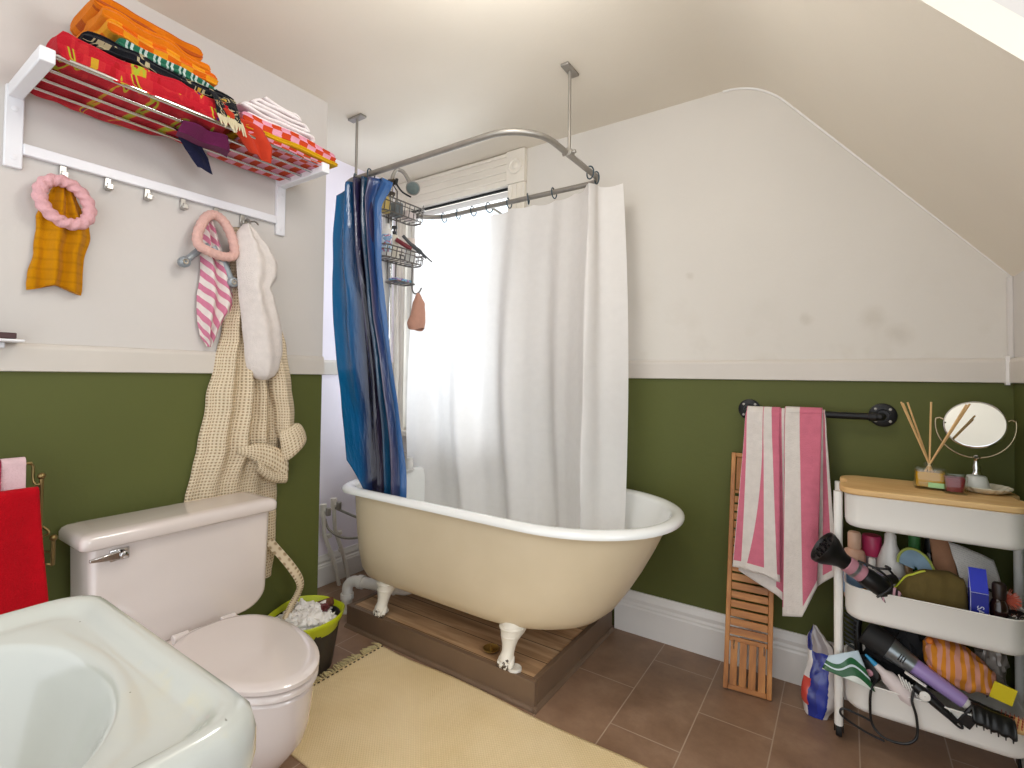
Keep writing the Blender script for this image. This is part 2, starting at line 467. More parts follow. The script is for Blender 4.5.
W['tissue'] = mat('white_tissue', '#ece8e4', .9, var=.08, vs=12, bump=.5, bs=40, bd=.004)
W['cardtube'] = mat('brown_cardboard', '#6a3c26', .85, var=.3, vs=30)
# ------------------------------------------------------------------ the room
XL, XA, YB, YC, XR, ZC, ZR = -2.005, -2.49, 2.30, 1.405, .457, 2.465, 1.196
Y0 = -.75      # the room is open behind the camera (doorway side)
m = MB(); m.box(-2.75, 1.35, Y0, 2.5, -.1, 0); struct(m.build('floor', W['tiles'], smooth=False))

# flat ceiling running into the sloped ceiling with a soft curve
prof = [(-2.75, ZC), (-.45, ZC)]
P0, P1, P2 = Vector((-.45, ZC)), Vector((-.305, ZC)), Vector((-.20, 2.339))
for i in range(1, 12):
    t = i/12; q = (1-t)**2*P0+2*t*(1-t)*P1+t*t*P2; prof.append((q.x, q.y))
prof += [(-.20, 2.339), (XR+.012, 1.535)]
m = MB()
# flat part everywhere, sloped part only up to the dormer
def extrude_strip(m, pr, y0, y1, mi=0, th=.08):
    top = [(x, z+th) for x, z in pr]
    out = pr+top[::-1]
    m.loft([[(x, y0, z) for x, z in out], [(x, y1, z) for x, z in out]], True, True, mi)
extrude_strip(m, prof[:2], Y0, 2.5)
extrude_strip(m, prof[1:], 1.245, 2.5)
extrude_strip(m, [(-.45, ZC), (1.35, ZC)], Y0, 1.245)
struct(m.build('ceiling', W['ceil'], smooth=True, ang=20))
# cheek of the dormer: the wall between flat ceiling and the slope
m = MB(); m.prism([(-.40, ZC), (1.35, ZC), (1.35, .0), (XR+.01, .0), (XR+.01, 1.575), (-.20, 2.37)], 1, 1.247, 1.31)
struct(m.build('wall_dormer', W['wall'], smooth=False))

# far side of the dormer with its window opening (outside the photograph, source of the side daylight)
m = MB(); dy0, dy1, dz0, dz1 = -.35, .95, .95, 2.15
m.box(1.30, 1.42, Y0, dy0, 0, ZC); m.box(1.30, 1.42, dy1, 1.31, 0, ZC); m.box(1.30, 1.42, dy0, dy1, 0, dz0); m.box(1.30, 1.42, dy0, dy1, dz1, ZC)
struct(m.build('wall_dormer_side', W['wall'], smooth=False))
wd = thing('window_2', 'white framed dormer window', 'window', (1.3, .3, dz0), kind='structure')
for a, b, c, d in ((dy0, dy0+.05, dz0, dz1), (dy1-.05, dy1, dz0, dz1), (dy0+.05, dy1-.05, dz0, dz0+.05), (dy0+.05, dy1-.05, dz1-.05, dz1), (.275, .325, dz0+.05, dz1-.05)):
    m = MB(); m.box(1.34, 1.38, a, b, c, d); m.build('sash_rail', W['trim'], wd, smooth=False)
m = MB(); m.box(1.358, 1.362, dy0+.05, dy1-.05, dz0+.05, dz1-.05); m.build('pane', W['pane'], wd, smooth=False)
def wall_quad(m, pts, mi): m.add(pts, [(0, 1, 2, 3)], mi)
# left wall (white above the rail, green below) as a solid projecting block
m = MB()
m.box(-2.75, XL, Y0, YC, ZR, ZC+.05, 0); m.box(-2.75, XL, Y0, YC, 0, ZR, 1)
struct(m.build('wall_left', [W['wall'], W['green']], smooth=False))
m = MB(); m.box(-2.75, XA, YC, 2.5, 0, ZC+.05, 0); struct(m.build('wall_alcove', W['lav'], smooth=False))
# back wall with the window opening
wx0, wx1, wz0, wz1 = -2.39, -1.583, .86, 2.275
m = MB()
m.box(-2.75, wx0, YB, 2.42, 0, ZC+.05, 0); m.box(wx0, wx1, YB, 2.42, wz1, ZC+.05, 0); m.box(wx0, wx1, YB, 2.42, 0, wz0, 0)
m.box(wx1, -1.44, YB, 2.42, 0, ZC+.05, 0)
m.box(-1.44, .75, YB, 2.42, ZR, ZC+.05, 0); m.box(-1.44, .75, YB, 2.42, 0, ZR, 1)
struct(m.build('wall_back', [W['wall_stain'], W['green']], smooth=False))
m = MB(); m.box(XR, .75, 1.25, YB, ZR, 1.575, 0); m.box(XR, .75, 1.25, YB, 0, ZR, 1)
struct(m.build('wall_right', [W['wall'], W['green']], smooth=False))

# dado rails
def rail_prof(d):   # (depth, z)
    return [(0, ZR), (d, ZR+.002), (d, ZR+.068), (d*.9, ZR+.074), (d*.55, ZR+.082), (0, ZR+.085)]
def rail(name, pts_fn, a, b):
    m = MB(); m.loft([[pts_fn(d, z, a) for d, z in rail_prof(.014)], [pts_fn(d, z, b) for d, z in rail_prof(.014)]])
    return struct(m.build(name, W['rail'], smooth=False))
rail('trim_1', lambda d, z, y: (XL+d, y, z), Y0, YC)
rail('trim_2', lambda d, z, y: (XA+d, y, z), YC, YB)
rail('trim_3', lambda d, z, x: (x, YB-d, z), -1.471, XR)
rail('trim_4', lambda d, z, y: (XR-d, y, z), 1.256, YB)
# narrow end stop where the back rail meets the right wall
m = MB(); m.box(XR-.022, XR-.012, YB-.022, YB-.0, ZR-.006, ZR+.09); struct(m.build('trim_5', W['trim'], smooth=False))
m = MB(); m.tube([(XR-.004, YB-.004, ZR+.08), (XR-.004, YB-.004, 1.55)], .012, 8); struct(m.build('trim_6', W['wall'], smooth=True))
m = MB(); m.tube([(x, YB-.003, z-.003) for x, z in prof[1:-1]]+[(XR, YB-.003, 1.553)], .005, 8); struct(m.build('trim_7', W['trim'], ang=80))
# baseboards
def base_prof(h, k=1.):
    return [(0, 0), (.022*k, 0), (.022*k, h*.62), (.019*k, h*.66), (.019*k, h*.70), (.014*k, h*.75), (.016*k, h*.83), (.010*k, h*.93), (.007*k, h), (0, h)]
m = MB(); m.loft([[(x, YB-d, z) for d, z in base_prof(.192)] for x in (-.93, XR)]); struct(m.build('baseboard_back', W['trim'], smooth=False))
m = MB(); m.loft([[(XR-d, y, z) for d, z in base_prof(.192)] for y in (1.256, YB)]); struct(m.build('baseboard_right', W['trim'], smooth=False))
m = MB(); m.loft([[(XA+d, y, z) for d, z in base_prof(.165, 1.2)] for y in (YC, YB)]); struct(m.build('baseboard_alcove', W['trim'], smooth=False))

# window: casing with corner blocks, sash, glass
win = thing('window_1', 'white framed sash window behind the shower curtain', 'window', (-1.985, YB, wz0), kind='structure')
m = MB()
for x0, x1 in ((wx1, -1.471), (-2.49, wx0)):
    m.box(x0, x1, YB-.022, YB, wz0-.05, wz1); xm = (x0+x1)/2
    for k in (-.03, 0, .03): m.box(xm+k-.006, xm+k+.006, YB-.027, YB-.022, wz0-.05, wz1)
m.box(wx0, wx1, YB-.022, YB, wz1, ZC-.006)
for k in (.03, .075, .12, .16): m.box(wx0, wx1, YB-.03, YB-.022, wz1+k, wz1+k+.016)
m.build('casing', W['casing'], win, bevel=.003, smooth=False)
for x0, x1 in ((wx1, -1.471), (-2.49, wx0)):
    b = MB(); b.box(x0-.004, x1+.004, YB-.032, YB, wz1, ZC-.004); xm = (x0+x1)/2
    R = Matrix.Rotation(pi/2, 3, 'X')
    b.lathe([(.046, 0), (.046, .006), (.038, .009), (.032, .004), (.02, .004), (.014, .010), (.001, .011)], (xm, YB-.032, wz1+.095), R, 28)
    b.build('corner_block', W['casing'], win, bevel=.002)
m = MB(); m.box(wx0-.02, wx1+.02, YB-.06, YB, wz0-.05, wz0-.02); m.build('sill', W['casing'], win, bevel=.004)
m = MB()
for y, z0, z1 in ((YB+.03, 1.56, wz1-.012), (YB+.06, wz0, 1.6)):
    m.box(wx0+.004, wx0+.03, y, y+.03, z0, z1); m.box(wx1-.03, wx1-.004, y, y+.03, z0, z1)
    m.box(wx0+.03, wx1-.03, y, y+.03, z0, z0+.035); m.box(wx0+.03, wx1-.03, y, y+.03, z1-.035, z1)
build_each(m, 'sash_rail', W['trim'], win, smooth=False)
m = MB(); m.box(wx0+.002, wx1-.002, YB+.004, YB+.016, wz1-.014, wz1-.002); m.box(wx1-.012, wx1-.002, YB+.004, YB+.016, wz0, wz1-.01)
build_each(m, 'weather_strip', W['black_soft'], win, smooth=False)
m = MB(); m.box(wx0+.03, wx1-.03, YB+.043, YB+.047, 1.59, wz1-.045); m.box(wx0+.03, wx1-.03, YB+.073, YB+.077, wz0+.03, 1.57)
build_each(m, 'pane', W['pane'], win, smooth=False)

# ------------------------------------------------------------------ plinth under the bath
pl = thing('bath_plinth', 'low brown boxed plinth with old floorboards carrying the bathtub', 'plinth', (-1.46, 1.9, 0))
px0, px1, py0, py1, pz = -1.985, -.935, 1.552, 2.262, .1
m = MB()
m.box(px0, px1, py0, py0+.022, 0, pz); m.box(px1-.022, px1, py0+.022, py1, 0, pz); m.box(px0, px0+.022, py0+.022, py1, 0, pz); m.box(px0+.022, px1-.022, py1-.022, py1, 0, pz)
m.build('side_board', W['platform'], pl, bevel=.002, smooth=False)
m = MB(); m.box(px0+.022, px1-.022, py0+.022, py1-.022, .06, pz-.006); m.build('floorboard', W['plank'], pl, smooth=False)
m = MB()
for i in range(4): pass
q = [(0, 0), (.014, 0), (.012, .006), (.006, .012), (0, .014)]
m.loft([[(x, py0-d, z) for d, z in q] for x in (px0, px1+.014)]); m.loft([[(px1+d, y, z) for d, z in q] for y in (py0-.014, py1)])
m.build('quarter_round', W['platform'], pl, smooth=False)

# ------------------------------------------------------------------ clawfoot bathtub
TC = 1.862
def tub_ring(z, xl, xr, w, y0=TC):
    """outline: squarer tap end on the left, round end on the right"""
    aR = min(.46, (xr-xl)*.35); aL = min(.24, (xr-xl)*.3); cr = xr-aR; cl = xl+aL; out = []
    def sp(t, a, n):
        c, s = cos(t), sin(t); e = 2/n
        return a*abs(c)**e*(1 if c >= 0 else -1), w*abs(s)**e*(1 if s >= 0 else -1)
    N = 36
    for i in range(N+1):
        x, y = sp(-pi/2+pi*i/N, aR, 2.15); out.append((cr+x, y0+y, z))
    for i in range(1, 8): out.append((lerp(cr, cl, i/8), y0+w, z))
    for i in range(N+1):
        x, y = sp(pi/2+pi*i/N, aL, 3.3); out.append((cl+x, y0+y, z))
    for i in range(1, 8): out.append((lerp(cl, cr, i/8), y0-w, z))
    return out
tub = thing('clawfoot_bathtub', 'old freestanding cream bathtub with white rim and claw feet', 'bathtub', (-1.28, TC, .1))
body = [(.206, -1.62, -1.16, .06), (.207, -1.86, -1.02, .13), (.212, -1.93, -.93, .20), (.226, -1.968, -.86, .252), (.25, -1.985, -.81, .288), (.29, -1.993, -.765, .310), (.36, -1.997, -.715, .326), (.45, -1.999, -.66, .339), (.54, -2.0, -.612, .348), (.62, -2.001, -.574, .354), (.668, -2.002, -.553, .357)]
m = MB(); m.loft([tub_ring(*b) for b in body], True, False)
m.build('shell', W['tub'], tub, ang=60)
m = MB(); rings = []
for a in range(-20, 186, 20):      # rolled lip
    t = radians(a); ox = .026*cos(t); oz = .020*sin(t)
    rings.append(tub_ring(.664+oz, -2.022-ox, -.533+ox, .374+ox))
for z, xl, xr, w in ((.645, -1.991, -.565, .344), (.62, -1.987, -.580, .341), (.55, -1.98, -.632, .332), (.46, -1.972, -.69, .32), (.36, -1.962, -.755, .298), (.30, -1.945, -.815, .265), (.265, -1.90, -.89, .20), (.255, -1.75, -1.03, .08)):
    rings.append(tub_ring(z, xl, xr, w))
m.loft(rings, False, True); m.build('rim', W['enamel'], tub, ang=60)
def claw_foot(x, y, sy):
    """sy: -1 front, +1 back; flared knee, ankle and a paw of four toes"""
    m = MB()
    path = [(0, .04, .262), (0, .030, .245), (0, .018, .23), (0, .006, .214), (0, -.002, .195), (0, -.006, .174), (0, -.012, .150), (0, -.022, .130), (0, -.03, .118)]
    rad = [.052, .053, .049, .042, .033, .027, .024, .028, .026]
    pts = [(x+p[0], y-sy*p[1], p[2]) for p in path]
    m.tube(pts, rad, 20)
    for z, r in ((.236, .051), (.221, .045), (.208, .038)):
        m.lathe([(r-.006, -.006), (r, -.003), (r, .003), (r-.006, .006)], (x, y-sy*(.016 if z > .215 else .004), z), None, 20)
    for k, dx in enumerate((-.024, -.009, .009, .024)):
        f = .046-abs(dx)*.45
        m.tube([(x+dx*.7, y+sy*.008, .135), (x+dx, y+sy*(f-.012), .122), (x+dx*1.05, y+sy*f, .110), (x+dx*1.05, y+sy*(f+.005), .101)], [.010, .0115, .010, .005], 10)
    m.ball((x, y+sy*.012, .113), (.027, .03, .0125), 16)
    return m.build('claw_foot', W['foot'], tub, ang=70)
for x, sy in ((-1.076, -1), (-1.776, -1), (-1.076, 1), (-1.776, 1)): claw_foot(x, TC+sy*.262, sy)
m = MB(); m.lathe([(.03, 0), (.032, .004), (.02, .008), (.001, .008)], (-1.80, TC, .256), None, 20); m.build('drain_plug', W['chrome'], tub)

# caps lying on the plinth
m = MB(); m.lathe([(.001, .094), (.025, .094), (.027, .098), (.027, .106), (.024, .109), (.016, .1075), (.001, .1075)], (-1.040, 1.58, .0), None, 28, 0)
o = m.build('pipe_cap', mat('white_cap', '#e2ddd2', .5, var=.25, vs=60, bump=.4), ang=50); recentre(o, (-1.040, 1.58, .094)); tag(o, 'small round white cap lying by the front claw foot', 'cap')
d = thing('brass_lid', 'shallow brass dish shaped lid lying on the plinth boards', 'lid', (-1.19, 1.635, .094))
m = MB(); m.lathe([(.001, .094), (.012, .096), (.028, .100), (.034, .108), (.032, .109), (.026, .103), (.001, .099)], (-1.19, 1.635, 0), None, 28); m.build('dish', mat('dull_brass', '#b09355', .35, .8, var=.2), d, ang=60)
m = MB(); m.lathe([(.004, .099), (.003, .112), (.005, .116), (.001, .118)], (-1.19, 1.635, 0), None, 12); m.build('knob', mat('dull_brass_knob', '#b09355', .35, .8), d)

# ------------------------------------------------------------------ pipes in the alcove
wp = thing('waste_pipe', 'white painted waste pipe with elbows beside the bathtub foot', 'pipe', (-2.11, 1.68, 0))
m = MB(); m.tube(smooth_path([(-2.115, 1.655, 0), (-2.115, 1.655, .09), (-2.112, 1.658, .125), (-2.09, 1.668, .146), (-2.05, 1.68, .15), (-1.83, 1.735, .15), (-1.78, 1.76, .155), (-1.76, 1.80, .17), (-1.76, 1.82, .2)], 4), .026, 16); m.build('pipe_run', W['pipe'], wp, ang=70)
m = MB()
for p, q in (((-2.115, 1.655, .06), (-2.115, 1.655, .085)), ((-2.055, 1.679, .15), (-2.03, 1.686, .15)), ((-1.885, 1.722, .15), (-1.85, 1.731, .15))): m.tube([p, q], .033, 18)
build_each(m, 'collar', W['pipe'], wp, ang=50)
m = MB(); m.lathe([(.05, 0), (.05, .006), (.03, .012), (.026, .012)], (-2.115, 1.655, .0005), None, 20); m.build('floor_flange', W['pipe'], wp, ang=50)
for i, (yy, zt, lab) in enumerate(((1.722, .44, 'white supply pipe with valve, nearer the green wall'), (1.79, .46, 'white supply pipe with valve, nearer the bathtub'))):
    s = thing('supply_pipe', lab, 'pipe', (-2.40, yy, 0), 'water supply pipes in the alcove')
    m = MB(); yb = yy+.10
    m.tube([(-2.42, yy, zt), (-2.42, yy+.01, zt-.14), (-2.415, yb-.03, .15), (-2.40, yb, .0)], .011, 12); m.build('pipe_run', W['pipe'], s, ang=70)
    m = MB(); m.tube([(-2.42, yy, zt-.03), (-2.42, yy, zt+.035)], .018, 12); m.tube([(-2.42, yy, zt), (-2.385, yy, zt)], .009, 10); m.build('valve', W['pipe'], s, ang=50)
    m = MB(); m.box(-2.385, -2.365, yy-.012, yy+.012, zt-.022, zt+.022); m.build('valve_handle', W['galv'], s, bevel=.004)
    m = MB()
    for z in (.30, .20): m.tube([(-2.42, yy+.02+(.46-z)*.12, z), (-2.42, yy+.025+(.46-z)*.12, z-.018)], .015, 10)
    build_each(m, 'pipe_joint', W['pipe'], s)
h = MB(); h.tube(smooth_path([(-2.42, 1.735, .39), (-2.40, 1.75, .33), (-2.33, 1.80, .285), (-2.22, 1.88, .30), (-2.10, 1.93, .36), (-2.06, 1.95, .42)], 6), .007, 10)
o = h.build('supply_hose', W['steel'], ang=70); recentre(o, (-2.42, 1.735, .39)); tag(o, 'thin grey braided hose sagging from the lower valve to the bathtub', 'hose')
h = MB(); h.tube(smooth_path([(-2.42, 1.79, .445), (-2.36, 1.80, .43), (-2.25, 1.85, .39), (-2.15, 1.90, .35), (-2.08, 1.93, .34)], 6), .007, 10)
o = h.build('supply_hose', W['steel'], ang=70); recentre(o, (-2.42, 1.79, .445)); tag(o, 'thin grey hose running straight from the upper valve to the bathtub', 'hose')

# ------------------------------------------------------------------ rug
rug = thing('woven_rug', 'cream woven cotton rug with a fringed end on the tiles', 'rug', (-1.0, 1.05, 0))
rx0, rx1, ry0, ry1 = -1.71, -.18, .935, 1.525
m = MB()
def rugf(u, v):
    x = lerp(rx0, rx1, u); y = lerp(ry0, ry1, v)
    y += .006*sin(x*9)*(v) - .02*max(0, u-.45)*v
    return (x, y, .0075+.0022*nz(x*5, y*5))
m.grid(rugf, 90, 60); m.build('cloth', W['rug'], rug, solid=.006, off=-1)
m = MB(); random.seed(3)
y = ry0
while y < ry1:
    a = random.uniform(-.012, .012); L = random.uniform(.035, .055)
    m.tube([(rx0+.006, y, .008), (rx0-.012, y+a*.3, .010), (rx0-L*.7, y+a, .006), (rx0-L, y+a*1.6+random.uniform(-.006, .006), .004)], [.0035, .0042, .0035, .002], 6); y += .0115
m.build('fringe', W['fringe'], rug, ang=80)
m = MB()
y = ry0+.01
while y < ry1-.01: m.box(rx0+.012, rx0+.018, y, y+.009, .0085, .0105); y += .021
m.build('stitch_line', mat('dark_thread', '#4c4030', .9), rug, smooth=False)
# ------------------------------------------------------------------ wall shelf with hooks
sh = thing('wall_shelf', 'white wall mounted towel shelf with metal bars and a hook rail', 'shelf', (XL, .77, 1.785))
SY0, SY1 = .365, 1.18
for yy in (SY0, SY1):
    m = MB(); m.box(XL, XL+.016, yy-.02, yy+.02, 1.785, 2.022)
    m.box(XL+.016, -1.685, yy-.016, yy+.016, 1.986, 2.024)
    b = m.build('bracket', W['shelf_white'], sh, bevel=.003)
    m = MB(); R = Matrix.Rotation(pi/2, 3, 'Y')
    for z in (1.955, 1.815): m.lathe([(.008, 0), (.008, .002), (.001, .0035)], (XL+.016, yy, z), R, 14)
    build_each(m, 'screw_cap', W['shelf_white'], b)
m = MB(); m.box(XL, XL+.02, SY0+.02, SY1-.02, 1.829, 1.862); m.build('hook_rail', W['shelf_white'], sh, bevel=.003)
for x, z, r in ((-1.700, 2.016, .0075), (-1.755, 2.000, .006), (-1.826, 2.000, .006), (-1.900, 2.000, .006)):
    m = MB(); m.tube([(x, SY0, z), (x, SY1, z)], r, 12); m.build('bar', W['chrome'], sh)
for yy in (.476, .588, .698, .809, .923, 1.022):
    m = MB(); m.box(XL+.004, XL+.012, yy-.009, yy+.009, 1.792, 1.832); m.box(XL+.004, XL+.032, yy-.009, yy+.009, 1.789, 1.797); m.box(XL+.027, XL+.033, yy-.009, yy+.009, 1.789, 1.808)
    m.build('hook', mat('satin_hook_metal', '#b5b2ac', .3, .8) if 'satin_hook_metal' not in D.materials else D.materials['satin_hook_metal'], sh, bevel=.002)

# ------------------------------------------------------------------ cloth on the shelf
def slab(name, label, mats, x0, x1, y0, y1, z0, z1, layers=2, seed=0., wob=.008, dz=0., group=None, cat='towel', fold_depth=.006, sag=0., uvs=(1, 1), build=True, ry=.02, dx=0.):
    """folded cloth: rounded slab whose long edges show the folds as grooves, lumpy and uneven"""
    nu, nv = 64, 44; m = MB(); cz = (z0+z1)/2; h = (z1-z0)/2; cx = (x0+x1)/2; w = (x1-x0)/2
    per = 2*(2*w+2*h)
    def f(u, v):
        a = 2*pi*u; c, s = cos(a), sin(a); n = .28
        px = abs(c)**n*(1 if c >= 0 else -1); pz = abs(s)**n*(1 if s >= 0 else -1)
        y = lerp(y0, y1, v); e = min(v, 1-v)*(y1-y0)/ry; k = sqrt(max(0, 1-(1-min(1, e))**2)) if e < 1 else 1
        k = .55+.45*k
        if v in (0, 1): k *= .92
        g = 0
        if abs(px) > .8: g = -fold_depth*(1-abs(cos(pi*layers*(pz+1)/2)))*1.6+fold_depth*.6
        x = cx+px*(w+g)*(.93+.07*k)+dx*(v-.5)
        z = cz+pz*h*k+dz*(v-.5)
        nn = nz(x*9+seed, y*9, z*14); n2 = nz(x*22+seed, y*20+5, z*30)
        x += wob*nn; z += wob*.9*nz(x*7+seed+9, y*8, 3.)+wob*.4*n2
        if pz < 0: z = max(z, z0-.003)+sag*sin(pi*v)*min(0, pz)
        y += wob*.8*nz(x*10, z*14+seed, 7.)
        return (x, y, z)
    m.grid(f, nu, nv, 0, lambda u, v: (u*uvs[0], v*uvs[1]))
    for v in (0, 1):
        ring = [f(i/nu, v) for i in range(nu)]
        c = Vector((cx, ring[0][1], cz+dz*(v-.5)))
        m.add([c]+ring, [(0, i+1, (i+1) % nu+1) for i in range(nu)], 0, [(0, v*uvs[1])]*(nu+1))
    o = m.build(name, mats, ang=80); recentre(o, (cx, (y0+y1)/2, z0)); tag(o, label, cat, group); return o

RED = [(0., lin('#a8161f')), (.36, lin('#b81c2a')), (.50, lin('#c22a30')), (.585, lin('#c79a2a')), (.615, lin('#a7b02e')), (.65, lin('#a81a28')), (.72, lin('#2a2f78'))]
W['beach_red'] = terry('red_printed_terry', None, blotches(RED, 2.2, 1.8, 'UV', (1.6, 2.4, 1)))
W['beach_black'] = terry('black_printed_terry', None, blotches([(0., lin('#16171c')), (.46, lin('#15161f')), (.56, lin('#b4a886')), (.62, lin('#16171c')), (.7, lin('#c09a3e'))], 2.2, 1.2, 'UV', (1.5, 3, 1)))
W['green_stripe'] = terry('green_white_stripe', None, stripes([(0., lin('#2c6f55')), (.45, lin('#b9cdc4')), (.62, lin('#20574a')), (.8, lin('#c8d6cf'))], 9., 1))
W['orange'] = terry('orange_terry', '#e07d12')
W['orange_check'] = terry('orange_yellow_check', None, checks('#df6a10', '#e79a1e', 10, 8))
W['orange_dark'] = terry('burnt_orange_terry', None, stripes([(0., lin('#d9760f')), (.7, lin('#b65412'))], 12., 0))
W['pink_check'] = terry('orange_pink_check', None, checks('#c9451f', '#df9bb0', 9, 9))
W['yellow'] = terry('yellow_terry', '#d9ab12')
W['red_orange'] = terry('red_orange_cloth', '#bd3a22')
W['lilac_pink'] = terry('pink_lilac_terry', '#d8b4c0', bs=200.)
W['purple'] = terry('plum_cloth', '#6d2350')
W['navy'] = terry('navy_cloth', '#20223c')

slab('beach_towel', 'red beach towel with yellow and blue print, lowest left on the wall shelf', W['beach_red'], -1.985, -1.69, .385, .83, 2.008, 2.088, 3, 1.3, .02)
slab('beach_towel', 'black beach towel with tan print folded on top of the red one', W['beach_black'], -1.97, -1.705, .44, .845, 2.088, 2.125, 2, 4.1, .016, -.012)
slab('striped_towel', 'green and white striped towel squeezed under the orange towels', W['green_stripe'], -1.95, -1.715, .52, .83, 2.122, 2.150, 1, 8.2, .010, -.02)
slab('folded_towel', 'orange and yellow checked towel folded on the striped towel', W['orange_check'], -1.975, -1.722, .495, .79, 2.150, 2.195, 2, 6.4, .014, -.02, uvs=(1, 1))
slab('folded_towel', 'bright orange towel folded on the checked orange one', W['orange'], -1.98, -1.735, .49, .78, 2.192, 2.232, 2, 2.7, .014, -.018)
slab('folded_towel', 'burnt orange towel, topmost of the orange pile on the shelf', W['orange_dark'], -1.985, -1.765, .48, .765, 2.230, 2.275, 3, 11.7, .015, -.014)
slab('folded_towel', 'orange and pink checked towel lying directly on the bars at the right end', W['pink_check'], -1.985, -1.69, .88, 1.20, 2.010, 2.030, 1, 3.3, .004, 0, uvs=(1.1, 1.2), ry=.05)
slab('folded_towel', 'yellow towel sandwiched between two orange and pink checked towels', W['yellow'], -1.975, -1.683, .87, 1.235, 2.030, 2.048, 1, 5.7, .006, -.004, ry=.05)
slab('folded_towel', 'orange and pink checked towel on top of the yellow one at the shelf end', W['pink_check'], -1.985, -1.69, .86, 1.228, 2.044, 2.092, 2, 9.9, .007, -.012, uvs=(1.1, 1.2), ry=.05)
def serpentine(name, label, m_, x0, x1, levels, th, seed, cat='towel', uvs=(1, 1)):
    """cloth folded back and forth: levels = (z, y_start, y_end) per layer, seen edge on from the room"""
    path = []
    for i, (z, ya, yb) in enumerate(levels):
        n = 10
        for k in range(n+1):
            y = lerp(ya, yb, k/n); path.append((y, z+.010*nz(y*11+seed, i*2.1)))
    P_ = smooth_path([(0, p[0], p[1]) for p in path], 2); m = MB(); N = len(P_)-1
    def f(u, v):
        p = P_[min(int(round(u*N)), N)]; x = lerp(x0, x1, v)
        return (x+.012*nz(p.y*8+seed, p.z*30), p.y+.007*nz(x*16, p.z*25+seed), p.z+.006*nz(x*14+seed, p.y*10))
    m.grid(f, N, 16, 0, lambda u, v: (u*uvs[0], v*uvs[1])); o = m.build(name, m_, solid=th, off=0, ang=80)
    recentre(o, ((x0+x1)/2, levels[0][1], levels[0][0])); return tag(o, label, cat)
W['pink_edged'] = terry('pink_terry_white_edge', None, lambda t: t.mix(t.ramp(t.sep(t.coord('UV'))[1], [(.90, 0.), (.94, 1.)]), lin('#d8b0bd'), lin('#efe6e6')), bs=200.)
serpentine('folded_towel', 'pale pink towel loosely folded on the orange and pink checked towel', W['pink_edged'], -1.965, -1.715, [(2.101, .885, 1.14), (2.117, 1.135, .87), (2.133, .885, 1.125), (2.150, 1.11, .91), (2.166, .93, 1.09), (2.182, 1.07, .95)], .0085, 3.)
# rolled edge of the pale pink towel belongs to it visually: a second small roll
def roll(name, label, m_, cx, cz, y0, y1, r, turns=2.4, cat='towel', th=.006):
    m = MB()
    def f(u, v):
        a = u*turns*2*pi; rr = lerp(.008, r, u); k = 1+.05*nz(a, v*4)
        return (cx+rr*cos(a)*1.4*k, lerp(y0, y1, v)+.006*nz(a*.5, v), cz+rr*sin(a)*k)
    m.grid(f, 90, 14); o = m.build(name, m_, solid=th, ang=80); recentre(o, (cx, (y0+y1)/2, cz-r)); tag(o, label, cat); return o
roll('rolled_towel', 'pale pink towel rolled up between the black fringe and the pink pile', W['lilac_pink'], -1.775, 2.085, .815, .90, .028)
# hanging pieces
def drape(name, label, m_, keys, nfold=2, amp=.006, seed=0., thick=.004, cat='cloth', nu=24, nv=30, uvs=(1, 1), loc=None):
    """strip of cloth: keys = rows (t, ax, ay, az, bx, by, bz) of left and right edge points"""
    m = MB()
    def f(u, v):
        k = keyed(keys, v); a = Vector(k[:3]); b = Vector(k[3:6]); p = a.lerp(b, u)
        w = amp*sin(2*pi*(nfold*u+.15*sin(3*v+seed)))+amp*.6*nz(u*3+seed, v*4)
        d = (b-a); nrm = d.cross(Vector((0, 0, 1))) if d.length > 1e-6 else Vector((1, 0, 0))
        if nrm.length < 1e-6: nrm = Vector((1, 0, 0))
        nrm.normalize(); return p+nrm*w
    m.grid(f, nu, nv, 0, lambda u, v: (u*uvs[0], v*uvs[1])); o = m.build(name, m_, solid=thick, off=0, ang=80)
    k = keys[0]; recentre(o, loc or ((k[1]+k[4])/2, (k[2]+k[5])/2, (k[3]+k[6])/2)); return tag(o, label, cat) if label else o
drape('shawl', 'red orange cloth hanging down between the shelf bars in a point', W['red_orange'], [(0, -1.73, .78, 2.085, -1.72, .90, 2.075), (.3, -1.685, .785, 2.06, -1.685, .93, 2.045), (.6, -1.695, .83, 2.02, -1.69, .96, 1.995), (1, -1.71, .90, 1.965, -1.705, .965, 1.945)], 1.5, .008, 2.)
drape('shawl', 'plum purple cloth sagging below the middle shelf bars', W['purple'], [(0, -1.735, .70, 1.998, -1.735, .83, 1.998), (.5, -1.78, .70, 1.975, -1.775, .86, 1.968), (1, -1.85, .72, 1.985, -1.85, .89, 1.98)], 1.5, .008, 5.)
drape('strap', 'navy strap dangling under the rear shelf bars', W['navy'], [(0, -1.84, .72, 1.99, -1.84, .79, 1.99), (.5, -1.86, .76, 1.955, -1.86, .83, 1.955), (1, -1.87, .80, 1.915, -1.87, .85, 1.905)], 1, .004, 3.)
s = drape('scarf', None, W['beach_black'], [(0, -1.76, .76, 2.125, -1.80, .85, 2.13), (.3, -1.705, .755, 2.115, -1.71, .845, 2.115), (.65, -1.684, .765, 2.075, -1.684, .84, 2.07), (1, -1.683, .775, 2.035, -1.683, .85, 2.03)], 1.5, .005, 1.)
tag(s, 'black scarf end with a cream fringe hanging over the front bar', 'scarf')
m = MB(); random.seed(5)
for i in range(12):
    yy = .775+.075*i/11; m.tube([(-1.681, yy, 2.037), (-1.677, yy+.006, 2.02), (-1.676, yy+random.uniform(.0, .018), 2.0+random.uniform(-.008, .008))], [.0035, .003, .002], 6)
f_ = m.build('fringe', mat('cream_fringe', '#cfc3a2', .9, var=.2), s)
f_.location = (0, 0, 0)

